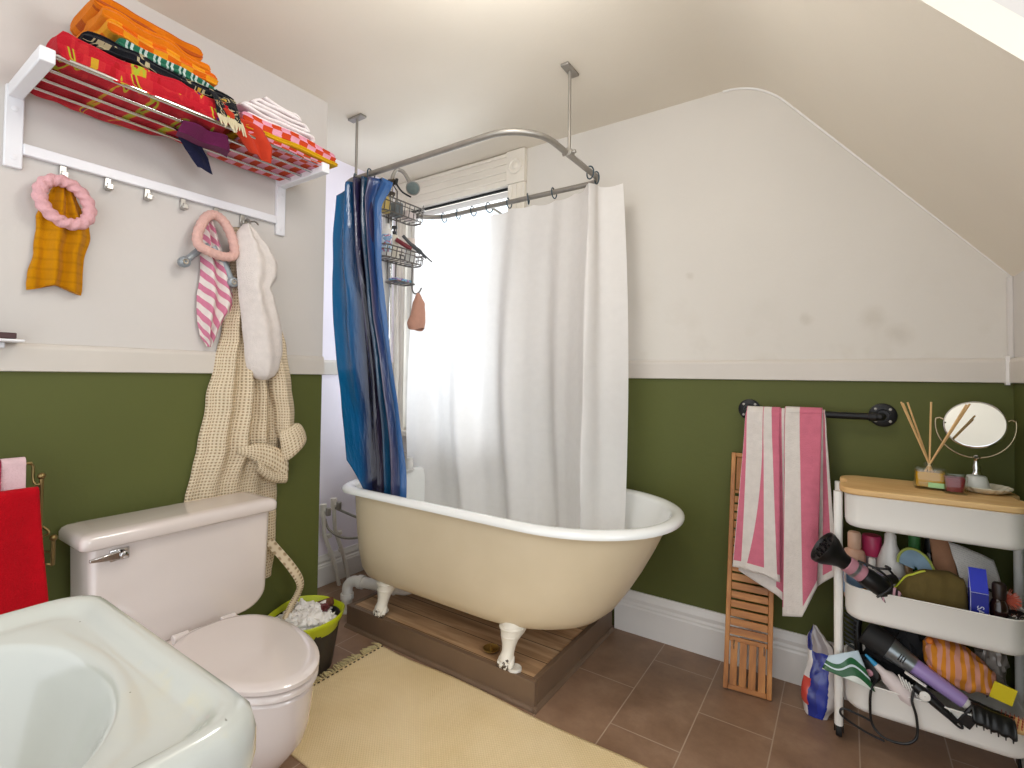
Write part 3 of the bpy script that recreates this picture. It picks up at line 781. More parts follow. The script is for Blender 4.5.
# ------------------------------------------------------------------ hanging cloth on the hooks
def garment(name, m_, keys, bx, nfold=3, amp=.012, seed=0., parent=None, nu=72, nv=64, uvw=.35, uvh=1., lumps=.004, solid=False, back=.004, power=.55, ang=80):
    """closed flattened tube of cloth hanging against the left wall; keys rows (z descending->t) as (z, yL, yR, depth, foldamp)"""
    z0, z1 = keys[0][0], keys[-1][0]; kk = [((k[0]-z0)/(z1-z0),)+tuple(k[1:]) for k in keys]; m = MB()
    def f(u, v):
        yl, yr, dp, fa = keyed(kk, v); z = lerp(z0, z1, v)
        if u <= .5:
            t = u*2; prof = sin(pi*t)**power if 0 < t < 1 else 0
            w = sin(2*pi*(nfold*t+.12*sin(4*v+seed)+seed))*fa*amp*prof
            x = bx+dp*prof+w
        else:
            t = 1-(u-.5)*2; prof = sin(pi*t)**.5 if 0 < t < 1 else 0; x = bx-back*prof
        y = lerp(yl, yr, t)
        n = nz(y*16+seed, z*10, 1.)*lumps
        return (max(x+n*prof, XL+.002), y+lumps*nz(z*14, t*3+seed), z)
    m.grid(f, nu, nv, 0, lambda u, v: ((u*2 if u <= .5 else 2-u*2)*uvw, v*uvh))
    for v in (0, 1):
        ring = [f(i/nu, v) for i in range(nu)]; c = sum((Vector(p) for p in ring), Vector())/nu
        m.add([c]+ring, [(0, i+1, (i+1) % nu+1) for i in range(nu)], 0, [(.1, v*uvh)]*(nu+1))
    return m.build(name, m_, parent, ang=ang)

# mustard towel + pink plush ring on the first hook
o = garment('mustard_towel', W['mustard'], [(1.765, .455, .497, .018, .2), (1.74, .445, .508, .02, .6), (1.70, .432, .522, .022, .9), (1.655, .418, .543, .024, 1.), (1.62, .418, .545, .024, 1.), (1.55, .413, .533, .022, 1.), (1.48, .403, .531, .02, 1.), (1.452, .400, .530, .018, 1.), (1.436, .401, .528, .015, 1.)], XL+.014, 2.6, .013, .2, uvw=.3, uvh=1., lumps=.004)
for v in o.data.vertices:      # the lower hem lifts in the middle so the two corners hang
    if v.co.z < 1.47: v.co.z += .022*sin(pi*max(0, min(1, (v.co.y-.40)/.13)))**2*(1.47-v.co.z)/.034
recentre(o, (XL, .476, 1.765)); tag(o, 'mustard yellow ribbed towel hanging inside a pink plush ring', 'towel')
def plush_ring(name, label, m_, pts, r, bumps, amp, cat='headband'):
    P = smooth_path(pts, 10, True); N = len(P); m = MB()
    m2 = MB(); n = 16; rings = []; c = sum(P, Vector())/N
    for i, p in enumerate(P):
        t = (P[(i+1) % N]-P[i-1]).normalized(); a = (p-c); a = (a-t*a.dot(t)).normalized(); b = t.cross(a)
        ring = []
        for k in range(n):
            q = 2*pi*k/n; rr = r*(1+amp*sin(bumps*2*pi*i/N+2*q)+amp*.4*nz(i*.9, k*1.3))
            ring.append(p+(a*cos(q)+b*sin(q))*rr)
        rings.append(ring)
    rings.append(rings[0]); m.loft(rings, False, False)
    o = m.build(name, m_, ang=80); recentre(o, P[0]); return tag(o, label, cat)
cy, cz = .474, 1.708
plush_ring('plush_headband', 'pink braided plush ring headband around the mustard towel', W['pink_fluff'], [(XL+.05, cy+.058*cos(a), cz+.061*sin(a)-.012*cos(a)) for a in [pi/2+2*pi*i/12 for i in range(12)]], .0172, 15, .13)

# pink hair wrap with peach plush band, grey hanger behind it
hg = thing('clothes_hanger', 'grey plastic hanger with round ends behind the pink striped towel', 'hanger', (XL, .90, 1.66))
m = MB(); m.tube([(-1.965, .885, 1.67), (-1.962, .85, 1.645), (-1.96, .807, 1.597)], [.013, .0125, .012], 14); m.tube([(-1.965, .90, 1.67), (-1.955, .935, 1.62), (-1.945, .960, 1.555)], [.013, .013, .011], 14)
m.build('arm', W['grey_plastic'], hg, ang=60)
for p in ((-1.958, .802, 1.593), (-1.943, .963, 1.545)):
    m = MB(); R = Matrix.Rotation(pi/2, 3, 'Y'); m.lathe([(.018, -.012), (.0195, -.008), (.0195, .008), (.016, .012), (.001, .0125)], p, R, 22); e = m.build('end_disc', W['grey_plastic'], hg, ang=50)
    m = MB(); m.lathe([(.010, .012), (.010, .015), (.004, .0145), (.0035, .012)], p, R, 18); m.build('cap', W['chrome'], e)
o = garment('hair_wrap', W['pink_stripe'], [(1.775, 0.872, 0.905, .02, .3), (1.72, 0.862, 0.925, .026, .8), (1.65, 0.863, 0.948, .03, .8), (1.62, 0.869, 0.959, .034, .7), (1.58, 0.869, 0.976, .036, .7), (1.52, 0.864, 0.991, .036, .8), (1.478, 0.858, 1.002, .034, .8), (1.44, 0.858, 0.986, .032, .8), (1.39, 0.863, 0.951, .03, .8), (1.34, 0.871, 0.931, .024, .7), (1.297, 0.896, 0.914, .012, .3)], XL+.018, 2.4, .016, .55, uvw=.35, uvh=.95)
recentre(o, (XL, .9, 1.775)); tag(o, 'pink and white striped hair towel hanging under a peach plush band', 'towel')
plush_ring('plush_headband', 'peach plush headband looped over the pink striped hair towel', W['peach_fluff'], [(-1.945, .882, 1.782), (-1.94, .856, 1.755), (-1.93, .832, 1.695), (-1.925, .836, 1.656), (-1.92, .875, 1.638), (-1.92, .925, 1.632), (-1.925, .958, 1.648), (-1.93, .955, 1.70), (-1.94, .935, 1.755), (-1.945, .908, 1.782)], .0168, 25, .07)

# bathrobe
rb = thing('bathrobe', 'beige waffle bathrobe with turned up cuff hanging behind the toilet', 'bathrobe', (XL, 1.02, 1.78))
m = MB()
garment('body', W['waffle'], [(1.77, 0.985, 1.015, .02, .2), (1.70, 0.980, 1.07, .035, .4), (1.60, 0.978, 1.10, .045, .6), (1.48, 0.968, 1.115, .05, .8), (1.36, 0.952, 1.135, .055, .9), (1.25, 0.930, 1.155, .06, 1.), (1.10, 0.904, 1.188, .065, 1.), (.92, 0.874, 1.198, .06, .9), (.74, 0.840, 1.19, .018, .3), (.60, 0.822, 1.19, .030, .4), (.45, 0.812, 1.188, .030, .4), (.36, 0.807, 1.175, .030, .4)], XL+.012, 4.2, .022, .31, rb, 110, 90, .40, 1.4, .005)
garment('sleeve', W['waffle'], [(1.62, 1.05, 1.10, .03, .2), (1.45, 1.07, 1.135, .05, .5), (1.30, 1.10, 1.18, .06, .6), (1.15, 1.125, 1.205, .065, .6), (1.03, 1.145, 1.222, .06, .4), (.985, 1.148, 1.222, .055, .3), (.935, 1.160, 1.222, .05, .2)], XL+.055, 1.6, .012, .8, rb, 60, 50, .16, .7, .004)
m = MB()
cuff = [((-1.905, 1.140, .962), (-1.905, 1.218, 1.000)), ((-1.90, 1.145, .935), (-1.90, 1.236, .990)), ((-1.90, 1.152, .89), (-1.90, 1.254, .958)), ((-1.90, 1.162, .842), (-1.90, 1.262, .925)), ((-1.90, 1.168, .836), (-1.90, 1.258, .916))]
rings = []
for a, b in cuff:
    a, b = Vector(a), Vector(b); c = (a+b)/2; h = (b-a)/2; ring = []; kk = len(rings)
    for k in range(20):
        q = 2*pi*k/20; ring.append(c+h*cos(q)+Vector(((.024, .033, .036, .036, .026)[kk]*sin(q), 0, 0)))
    rings.append(ring)
m.loft(rings, True, True, 0, uvs=[(k/20*.25, i*.04) for i in range(len(rings)) for k in range(20)]); m.build('cuff', W['waffle'], rb, subsurf=1, ang=80)
# tucked fold across the front (the bunched pocket level)
m = MB()
def fold(u, v):
    y = lerp(.985, 1.186, u); z = .912-.085*u+.02*sin(pi*u); a = lerp(-.3*pi, 1.05*pi, v); r = (.016+.010*u)*max(.12, sin(pi*min(u, .62)/1.24))**.5; rz_ = (.026+.030*u)*max(.12, sin(pi*min(u, .62)/1.24))**.6
    return (XL+.082+.006*sin(pi*u)+r*.7*sin(a)+.003*nz(y*30, a), y, z-rz_*cos(a)-.01)
m.grid(fold, 30, 20, 0, lambda u, v: (u*.2, v*.12)); m.build('front_fold', W['waffle'], rb, solid=.006, ang=80)
m = MB()
def fold2(u, v):
    y = lerp(1.06, 1.186, u); z = .868-.055*u-.02*sin(pi*u); a = lerp(0, pi, v); return (XL+.080+.018*sin(a), y, z-.02+.022*cos(a)-.02*u)
m.grid(fold2, 22, 14, 0, lambda u, v: (u*.13, v*.11)); m.build('front_fold', W['waffle'], rb, solid=.006, ang=80)
m = MB()
P = smooth_path([(-1.945, 1.135, .52), (-1.87, 1.185, .42), (-1.86, 1.222, .345), (-1.865, 1.215, .30), (-1.865, 1.19, .265), (-1.86, 1.17, .24), (-1.855, 1.155, .222)], 5)
rings = []
for i, p in enumerate(P):
    w = .019; ring = []
    t = (P[min(i+1, len(P)-1)]-P[max(i-1, 0)]).normalized(); sd = t.cross(Vector((1, .2, 0))).normalized(); nn = sd.cross(t)
    for k in range(12):
        q = 2*pi*k/12; ring.append(p+sd*w*cos(q)+nn*.004*sin(q))
    rings.append(ring)
m.loft(rings, True, True, 0, uvs=[(k/12*.04, i*.012) for i in range(len(rings)) for k in range(12)]); m.build('belt', W['waffle'], rb, ang=80)

# white hooded towel
o = garment('hooded_towel', W['white_terry'], [(1.772, .99, 1.012, .03, .2), (1.735, .968, 1.05, .05, .6), (1.69, .967, 1.095, .06, .7), (1.64, .970, 1.128, .066, .6), (1.585, .973, 1.128, .068, .6), (1.535, .977, 1.10, .068, .7), (1.50, .981, 1.118, .066, .6), (1.38, .997, 1.152, .066, .5), (1.28, 1.008, 1.158, .064, .4), (1.22, 1.018, 1.148, .058, .3), (1.19, 1.035, 1.128, .05, .2), (1.174, 1.062, 1.10, .03, .1)], XL+.075, 1.9, .014, .62, None, 80, 70, .3, 1., .003)
recentre(o, (XL, 1.02, 1.772)); tag(o, 'white hooded towel hung over the beige waffle bathrobe', 'towel')
m = MB(); m.tube(smooth_path([(-1.985, 1.022, 1.80), (-1.955, 1.022, 1.805), (-1.935, 1.02, 1.79), (-1.93, 1.016, 1.765)], 5), .0045, 10); m.tube(smooth_path([(-1.975, 1.03, 1.80), (-1.945, 1.045, 1.80), (-1.925, 1.048, 1.785)], 5), .0035, 8)
o = m.build('metal_clip', W['galv'], ang=70); recentre(o, (-1.985, 1.022, 1.80)); tag(o, 'small metal clip holding the white hooded towel to its hook', 'clip')

# ------------------------------------------------------------------ glass shelf on the far left
gs = thing('wall_ledge', 'thin white ledge above the dado rail at the left edge', 'shelf', (XL, .2, 1.28))
m = MB(); m.box(XL, XL+.085, -.12, .39, 1.279, 1.287); m.build('board', W['shelf_white'], gs, bevel=.003)
m = MB(); m.box(XL, XL+.03, -.08, .36, 1.262, 1.279); m.build('support', W['shelf_white'], gs, bevel=.003)
m = MB(); m.box(XL+.012, XL+.07, .05, .375, 1.2885, 1.305)
o = m.build('slim_box', mat('maroon_card', '#4a2a2a', .5, var=.2), bevel=.002); recentre(o, (XL+.04, .2, 1.2885)); tag(o, 'slim dark maroon box lying on the white ledge', 'box')

# ------------------------------------------------------------------ toilet
TY = .775
to = thing('toilet', 'off white close coupled toilet with lid down against green wall', 'toilet', (-1.62, TY, 0))
def tank_outline(y0, y1, z0, z1, r):
    out = []
    for cy_, a0 in ((y1-r, -pi/2), ):
        for i in range(9): a = a0+pi/2*i/8; out.append((y1-r+r*cos(a), z0+r*.8+r*.8*sin(a)))
    out += [(y1+.008, z1), (y0-.008, z1)]
    for i in range(9): a = pi+pi/2*i/8; out.append((y0+r+r*cos(a), z0+r*.8+r*.8*sin(a)))
    return out
m = MB()
m.loft([[(x, y, z) for y, z in tank_outline(.515+k, 1.035-k, .352, .697, .085)] for x, k in ((-1.945, .0), (-1.80, .0), (-1.785, .004), (-1.775, .016))])
m.build('tank', W['porcelain'], to, bevel=.006, ang=50)
m = MB(); lid = []
for z, k in ((.694, .004), (.700, 0), (.722, 0), (.732, .006), (.737, .016), (.739, .04)):
    lid.append([(x, y, z) for x, y in rrect(-1.968+k*.5, -1.752-k, .482+k, 1.058-k, .022)])
m.loft(lid); m.build('tank_lid', W['porcelain'], to, ang=60)
lv = MB(); lv.box(-1.776, -1.765, .552, .60, .648, .682); lv_ = lv.build('flush_lever', W['chrome'], to, bevel=.003)
m = MB(); m.loft([[(-1.765+.0, .575, .654), (-1.754, .575, .654), (-1.754, .575, .677), (-1.765, .575, .677)], [(-1.762, .54, .658), (-1.75, .54, .658), (-1.75, .54, .675), (-1.762, .54, .675)], [(-1.760, .502, .663), (-1.752, .502, .663), (-1.752, .502, .671), (-1.760, .502, .671)]])
R = Matrix.Rotation(pi/2, 3, 'Y'); m.lathe([(.011, 0), (.011, .006), (.001, .008)], (-1.754, .583, .665), R, 18)
m.build('handle', W['chrome'], lv_, bevel=.002, ang=50)
def egg(xb, xf, w, z, k=0., n=56, sq=2.5):
    """egg outline: blunt back at xb, round front at xf"""
    out = []; xc = xb+(xf-xb)*.42
    for i in range(n):
        a = 2*pi*i/n; c, s = cos(a), sin(a)
        if c >= 0: x = xc+(xf-xc+k)*c; y = (w+k)*s
        else: e = 2/sq; x = xc-(xc-xb+k)*abs(c)**e; y = (w+k)*abs(s)**e*(1 if s >= 0 else -1)
        out.append((x, TY+y, z))
    return out
m = MB()
m.loft([egg(-1.80, -1.34, .118, 0), egg(-1.80, -1.34, .116, .03), egg(-1.80, -1.32, .11, .09), egg(-1.79, -1.25, .122, .16), egg(-1.78, -1.20, .140, .22), egg(-1.775, -1.185, .148, .27), egg(-1.77, -1.178, .152, .33), egg(-1.765, -1.176, .153, .362), egg(-1.76, -1.184, .145, .368)])
m.box(-1.95, -1.70, TY-.155, TY+.155, .25, .352)
m.build('bowl', W['porcelain'], to, bevel=.01, ang=50)
m = MB(); m.loft([egg(-1.655, -1.17, .156, .371, -.006), egg(-1.655, -1.17, .156, .375), egg(-1.655, -1.17, .156, .386), egg(-1.655, -1.17, .156, .391, -.006)]); m.build('seat', W['porcelain'], to, ang=50)
m = MB(); m.loft([egg(-1.662, -1.168, .158, .3945, -.006), egg(-1.662, -1.168, .158, .398), egg(-1.662, -1.168, .158, .408), egg(-1.66, -1.172, .154, .4155, -.006), egg(-1.65, -1.19, .138, .4175, -.01), egg(-1.60, -1.24, .11, .417, -.01), egg(-1.55, -1.33, .07, .4185, -.01)]); m.build('seat_lid', W['porcelain'], to, ang=50)
for s in (-1, 1):
    m = MB(); m.tube([(-1.675, TY+s*.07-.022, .398), (-1.675, TY+s*.07+.022, .398)], .014, 14); m.build('hinge', W['porcelain'], to, bevel=.003)

# ------------------------------------------------------------------ sink
sk = thing('pedestal_sink', 'white enamel pedestal sink with a stained rim', 'sink', (-.757, .08, 0))
SX0, SX1, SYa, SYb = -1.015, -.497, -.18, .302
def sring(z, inset, r):
    x0, x1, y0, y1 = SX0+inset, SX1-inset, SYa+inset, SYb-inset; hw, hh = (x1-x0)/2, (y1-y0)/2; cx, cy_ = (x0+x1)/2, (y0+y1)/2; out = []
    N = 120
    for i in range(N):
        a = 2*pi*i/N; c, s = cos(a), sin(a)
        # ray from centre to rounded rectangle
        k = min(hw/abs(c) if abs(c) > 1e-9 else 9, hh/abs(s) if abs(s) > 1e-9 else 9); px, py = c*k, s*k
        dx, dy = abs(px)-(hw-r), abs(py)-(hh-r)
        if dx > 0 and dy > 0:
            # intersect with the corner circle
            ox, oy = (hw-r), (hh-r); ca, sa = abs(c), abs(s); b = ox*ca+oy*sa; q = b*b-(ox*ox+oy*oy-r*r)
            t = b+sqrt(max(q, 0)); px, py = c*t, s*t
        out.append((cx+px, cy_+py, z))
    return out
def oring(z, a, b, cy_=.092):
    N = 120; out = []; base = sring(0, 0, .05)
    for i in range(N):
        # same angular parameter measured from the sink centre keeps quads tidy
        t = 2*pi*i/N; out.append((-.763+a*cos(t), cy_+b*sin(t), z))
    return out
m = MB()
rings = [sring(.70, .10, .06), sring(.735, .025, .05), sring(.765, .006, .05), sring(.80, .0, .05), sring(.826, .0, .05), sring(.841, .003, .05), sring(.850, .010, .05), sring(.853, .018, .048), sring(.851, .027, .045), sring(.845, .035, .04), sring(.839, .041, .038), sring(.837, .047, .035), sring(.8368, .051, .03),
         oring(.8362, .212, .147), oring(.834, .207, .143), oring(.826, .200, .137), oring(.80, .186, .128), oring(.775, .165, .115), oring(.735, .13, .09), oring(.712, .09, .055), oring(.703, .03, .03)]
m.loft(rings); m.build('basin', W['sink'], sk, ang=70)
m = MB(); m.lathe([(.10, 0), (.10, .03), (.085, .06), (.07, .2), (.068, .5), (.09, .66), (.13, .72)], (-.757, -.0, 0), None, 36, sy=.8); m.build('pedestal', W['sink'], sk, ang=60)
m = MB(); m.lathe([(.022, 0), (.024, .002), (.018, .004), (.001, .003)], (-.763, .092, .7035), None, 20); m.build('drain', W['chrome'], sk)

# ------------------------------------------------------------------ brass towel rack with towels
rk = thing('towel_rack', 'antique brass wire towel rack on the green wall beside the tank', 'towel rack', (XL, .2, .7))
m = MB()
for (x, y, z0, z1) in ((-1.85, .418, .742, .905), (-1.85, .447, .655, .728)):
    m.tube([(x, y, z0), (x, y, z1)], .0055, 12)
build_each(m, 'post', W['brass'], rk)
m = MB()
for p in ((-1.85, .418, .908), (-1.85, .447, .731)): m.ball(p, .0095, 16)
build_each(m, 'finial', W['brass'], rk)
for pts in ([(-1.86, .395, .945), (-1.86, .402, .935), (-1.858, .402, .905), (-1.855, .405, .89), (-1.85, .412, .885), (-1.85, .42, .893)],
            [(-1.85, .418, .86), (-1.85, .405, .846), (-1.87, .385, .842), (-1.91, .36, .842), (-2.0, .35, .842)],
            [(-1.98, .41, .775), (-1.88, .415, .775), (-1.85, .436, .752), (-1.85, .43, .742), (-1.86, .40, .738), (-1.88, .38, .738)],
            [(-1.85, .447, .655), (-1.855, .43, .66), (-1.87, .41, .645), (-1.88, .40, .64), (-1.9, .38, .64)],
            [(-2.0, .35, .69), (-1.9, .42, .69), (-1.85, .447, .69)]):
    m = MB(); m.tube(smooth_path(pts, 6), .0035, 8); m.build('wire', W['brass'], rk, ang=70)
for z, x in ((.945, -1.862), (.868, -1.825)):
    m = MB(); m.tube([(x, -.1, z), (x, .40, z)], .004, 8); m.tube([(x, -.1, z), (XL, -.1, z)], .004, 8); m.tube([(x, .2, z-.004), (XL, .2, z-.004)], .0035, 8); m.build('cross_bar', W['brass'], rk)
def over_bar(name, label, m_, x, z, y0, y1, zf, zb, seed, spread=.03, bulge=.01, flare=0., cat='towel'):
    """towel folded over a bar running along y"""
    m = MB()
    def f(u, v):
        L1, L2 = z-zf, z-zb; s = lerp(-L1, L2, v)
        y = lerp(y0, y1, u); k = .011
        if abs(s) < k*1.5: a = s/k/1.5*pi/2; px = x-k*sin(a); pz = z+k*cos(a)
        elif s < 0: px = x+k+spread*sstep((-s-k)/.3)+bulge*nz(y*9+seed, s*6); pz = z+(s+k*1.5)
        else: px = x-k-.2*bulge*nz(y*9, s*5+seed); pz = z-(s-k*1.5)
        px += .006*sin(y*42+seed)*min(1, abs(s)/.1)
        y += flare*max(0, -s)*(u-.2)
        return (px, y, pz)
    m.grid(f, 40, 60); o = m.build(name, m_, solid=.007, off=0, ang=80); recentre(o, (x, (y0+y1)/2, z)); return tag(o, label, cat)
over_bar('red_towel', 'red terry towel over the lower bar of the brass rack', W['red_terry'], -1.825, .872, .12, .405, .48, .60, 1., .012, .006, .10)
over_bar('pink_towel', 'pale pink towel over the upper bar behind the red one', W['palepink_terry'], -1.862, .95, .338, .385, .72, .78, 4., .004, .002)
over_bar('pink_towel', 'bright pink towel on the upper bar at the photo edge', W['hotpink_terry'], -1.862, .95, .10, .336, .72, .78, 7., .004, .003)

# ------------------------------------------------------------------ bin
bx, by = -1.842, 1.243
bn = thing('waste_bin', 'dark waste bin with a lime green rim between toilet and bathtub', 'bin', (bx, by, 0))
m = MB(); m.lathe([(.001, 0), (.098, 0), (.102, .006), (.132, .200), (.128, .200), (.098, .012), (.001, .01)], (bx, by, 0), None, 40); m.build('body', W['bin_dark'], bn, ang=50)
m = MB(); rings = []
for r, z in ((.131, .192), (.138, .190), (.146, .206), (.149, .220), (.146, .225), (.140, .221), (.128, .165), (.124, .160)):
    rings.append([(bx+(r+.003*sin(5*2*pi*k/48))*cos(2*pi*k/48), by+(r+.003*sin(7*2*pi*k/48))*sin(2*pi*k/48), z+.006*sin(3*2*pi*k/48)) for k in range(48)])
m.loft(rings, False, False); m.build('rim', W['lime'], bn, ang=70)
def crumple(name, label, m_, c, r, seed, group=None, cat='tissue', sq=(1, 1, .7)):
    m = MB()
    def f(u, v):
        a = 2*pi*u; b = pi*(v-.5); d = Vector((cos(a)*cos(b), sin(a)*cos(b), sin(b)))
        q = 1+.55*(abs(nz(d.x*2.2+seed, d.y*2.2, d.z*2.2))*1.6-.35)+.25*nz(d.x*6+seed, d.y*6, d.z*6)
        return Vector(c)+Vector((d.x*r*q*sq[0], d.y*r*q*sq[1], d.z*r*q*sq[2]))
    m.grid(f, 30, 18); o = m.build(name, m_, ang=45); recentre(o, c); return tag(o, label, cat, group)
for i, (dx, dy, dz, r) in enumerate(((-.02, -.055, 0.200, .052), (.045, -.02, 0.200, .05), (-.05, .01, 0.203, .052), (.0, .035, 0.206, .05), (.07, .04, 0.188, .04), (-.03, .08, 0.188, .042), (.02, -.085, 0.183, .04), (.0, 0., 0.163, .06))):
    crumple('crumpled_tissue', 'white crumpled tissue in the heap filling the lime rimmed bin', W['tissue'], (bx+dx, by+dy, dz), r, i*3.7+1, 'tissues in the bin')
m = MB(); d = Vector((.6, .5, .25)).normalized(); c = Vector((bx+.005, by+.085, .228)); m.tube([c-d*.03, c+d*.03], .017, 18)
o = m.build('card_tube', W['cardtube'], ang=50); recentre(o, c); tag(o, 'brown cardboard tube on top of the tissues in the bin', 'tube')
crumple('crumpled_wrapper', 'dark red wrapper scrap beside the tissues in the bin', mat('dark_red_foil', '#6a2a2a', .4, var=.3), (bx+.03, by+.06, .226), .02, 31., None, 'wrapper')
# ------------------------------------------------------------------ curtain rail
RZ = 2.115
rail_ = thing('curtain_rail', 'grey metal shower curtain ring rail hung from the ceiling', 'curtain rail', (-1.5, 1.8, RZ))
cx0, cx1, cy0, cy1 = -2.085, -.948, 1.493, 2.135
pts = []
for px, py, a0, r in ((cx1, cy0, -90, .18), (cx1, cy1, 0, .07), (cx0, cy1, 90, .20), (cx0, cy0, 180, .18)):
    ox = px-r if px > -1.5 else px+r; oy = py-r if py > 1.8 else py+r
    for i in range(9):
        a = radians(a0+90*i/8); pts.append((ox+r*cos(a), oy+r*sin(a), RZ))
m = MB(); m.tube(pts, .0125, 14, closed=True); m.build('rail_tube', W['galv'], rail_, ang=70)
for (x, y, ax) in ((-.94, 1.79, 0), (-1.995, 1.565, 1)):
    m = MB(); m.tube([(x, y, RZ+.01), (x, y, ZC-.008)], .0065, 12); hr = m.build('hanger_rod', W['galv'], rail_, ang=70)
    m = MB(); w = (.05, .018) if ax else (.018, .05)
    m.box(x-w[0], x+w[0], y-w[1], y+w[1], ZC-.012, ZC); m.build('ceiling_plate', W['galv'], hr, bevel=.003)
    m = MB(); m.tube([(x-.03, y, RZ), (x+.03, y, RZ)], .008, 10); m.tube([(x, y-.016, RZ), (x, y+.016, RZ)], .0185, 14); m.build('clamp', W['galv'], hr, bevel=.002)
m = MB(); m.tube([(-1.6, YB, 2.1), (-1.6, cy1, RZ)], .007, 10); m.lathe([(.02, 0), (.02, .006), (.008, .01)], (-1.6, YB, 2.1), Matrix.Rotation(pi/2, 3, 'X'), 16); m.build('wall_stay', W['galv'], rail_, ang=60)

# rings
W['ring'] = mat('dark_teal_plastic', '#27404c', .3, var=.1)
def ring_mesh(dirv):
    """open C ring round the rail, hanging; dirv = rail direction"""
    d = Vector((dirv[0], dirv[1], 0)).normalized(); s = Vector((-d.y, d.x, 0)); P = []
    for i in range(21):
        a = radians(60+300*i/20); P.append(s*(.021*cos(a))+Vector((0, 0, .006+.027*sin(a)-.010))+d*(.012*(i/20-.5)))
    P += [P[-1]+Vector((0, 0, .006))]
    return P
for i, (x, y, d) in enumerate(((-1.93, cy1, (1, .1)), (-1.825, cy1, (1, .3)), (-1.715, cy1, (1, 0)), (-1.605, cy1, (1, -.3)), (-1.475, cy1, (1, .1)), (-1.355, cy1, (1, .6)), (-1.205, cy1, (1, .05)), (cx1, 2.005, (.2, 1)), (cx1+.0, 2.075, (.6, 1)), (-1.90, cy0, (1, .5)), (-1.80, cy0, (1, .2)))):
    m = MB(); m.tube([p+Vector((x, y, RZ)) for p in ring_mesh(d)], .0032, 8)
    o = m.build('curtain_ring', W['ring'], ang=80); recentre(o, (x, y, RZ))
    if i < 9: tag(o, 'dark teal open ring holding the white curtain on the rail', 'curtain ring', 'rings of the white curtain')
    else: tag(o, 'dark ring holding the bunched blue curtain on the rail', 'curtain ring', 'rings of the blue curtain')

# ------------------------------------------------------------------ white curtain
def path_len(P): return [0]+[0]*(len(P)-1)
def at_path(P, t):
    L = [0]
    for a, b in zip(P, P[1:]): L.append(L[-1]+(b-a).length)
    s = t*L[-1]
    for i in range(len(P)-1):
        if s <= L[i+1] or i == len(P)-2:
            f = (s-L[i])/max(L[i+1]-L[i], 1e-9); p = P[i].lerp(P[i+1], f); d = (P[i+1]-P[i]).normalized(); return p, d
top = smooth_path([(-2.09, 2.115, 0), (-1.95, 2.13, 0), (-1.6, 2.137, 0), (-1.205, 2.137, 0), (-1.06, 2.115, 0), (-.985, 2.04, 0), (-.955, 2.0, 0), (-.94, 2.035, 0), (-.945, 2.085, 0), (-.90, 2.10, 0), (-.838, 2.12, 0)], 6)
bot = smooth_path([(-2.06, 2.03, 0), (-1.88, 2.07, 0), (-1.5, 2.09, 0), (-1.15, 2.06, 0), (-1.02, 1.98, 0), (-.955, 1.90, 0), (-.925, 1.88, 0), (-.90, 1.93, 0), (-.885, 1.985, 0), (-.85, 2.02, 0), (-.80, 2.05, 0)], 6)
mid = smooth_path([(-2.20, 2.09, 0), (-1.97, 2.10, 0), (-1.55, 2.125, 0), (-1.17, 2.10, 0), (-1.03, 2.03, 0), (-.97, 1.955, 0), (-.94, 1.93, 0), (-.92, 1.97, 0), (-.90, 2.03, 0), (-.83, 2.065, 0), (-.77, 2.085, 0)], 6)
m = MB(); zt, zb = 2.078, .42
def cur(u, v):
    a, da = at_path(top, u); b, db = at_path(mid, u); c, dc = at_path(bot, u)
    q = v*2
    p = a.lerp(b, q) if q < 1 else b.lerp(c, q-1)
    p = (1-v)**2*a+2*v*(1-v)*b+v*v*c
    d = da.lerp(dc, v).normalized(); n = Vector((d.y, -d.x, 0))
    flat = 1-sstep((u-.60)/.12)
    ph = u*4.3+.22*sin(2.2*v+1)+.10*v
    amp = (.010+.024*sstep(v*1.5))*flat*(.35+.65*sstep(u*4))+.005
    w = amp*sin(2*pi*ph)+amp*.3*sin(2*pi*ph*2.3+2*v)
    p = p+n*(w+.008*nz(u*8, v*5, 2.)*(.3+v))
    sc = .012*abs(sin(pi*(u*11)))*(1-v)**10
    z = lerp(zt, zb, v)-sc+.012*sin(u*14)*v
    return (p.x, min(p.y, 2.2), z)
m.grid(cur, 240, 90, 0, lambda u, v: (u*2, v))
o = m.build('shower_curtain', W['liner'], ang=180); recentre(o, (-1.5, 2.13, 2.08)); tag(o, 'long white shower curtain drawn along the window side inside the bathtub', 'curtain')

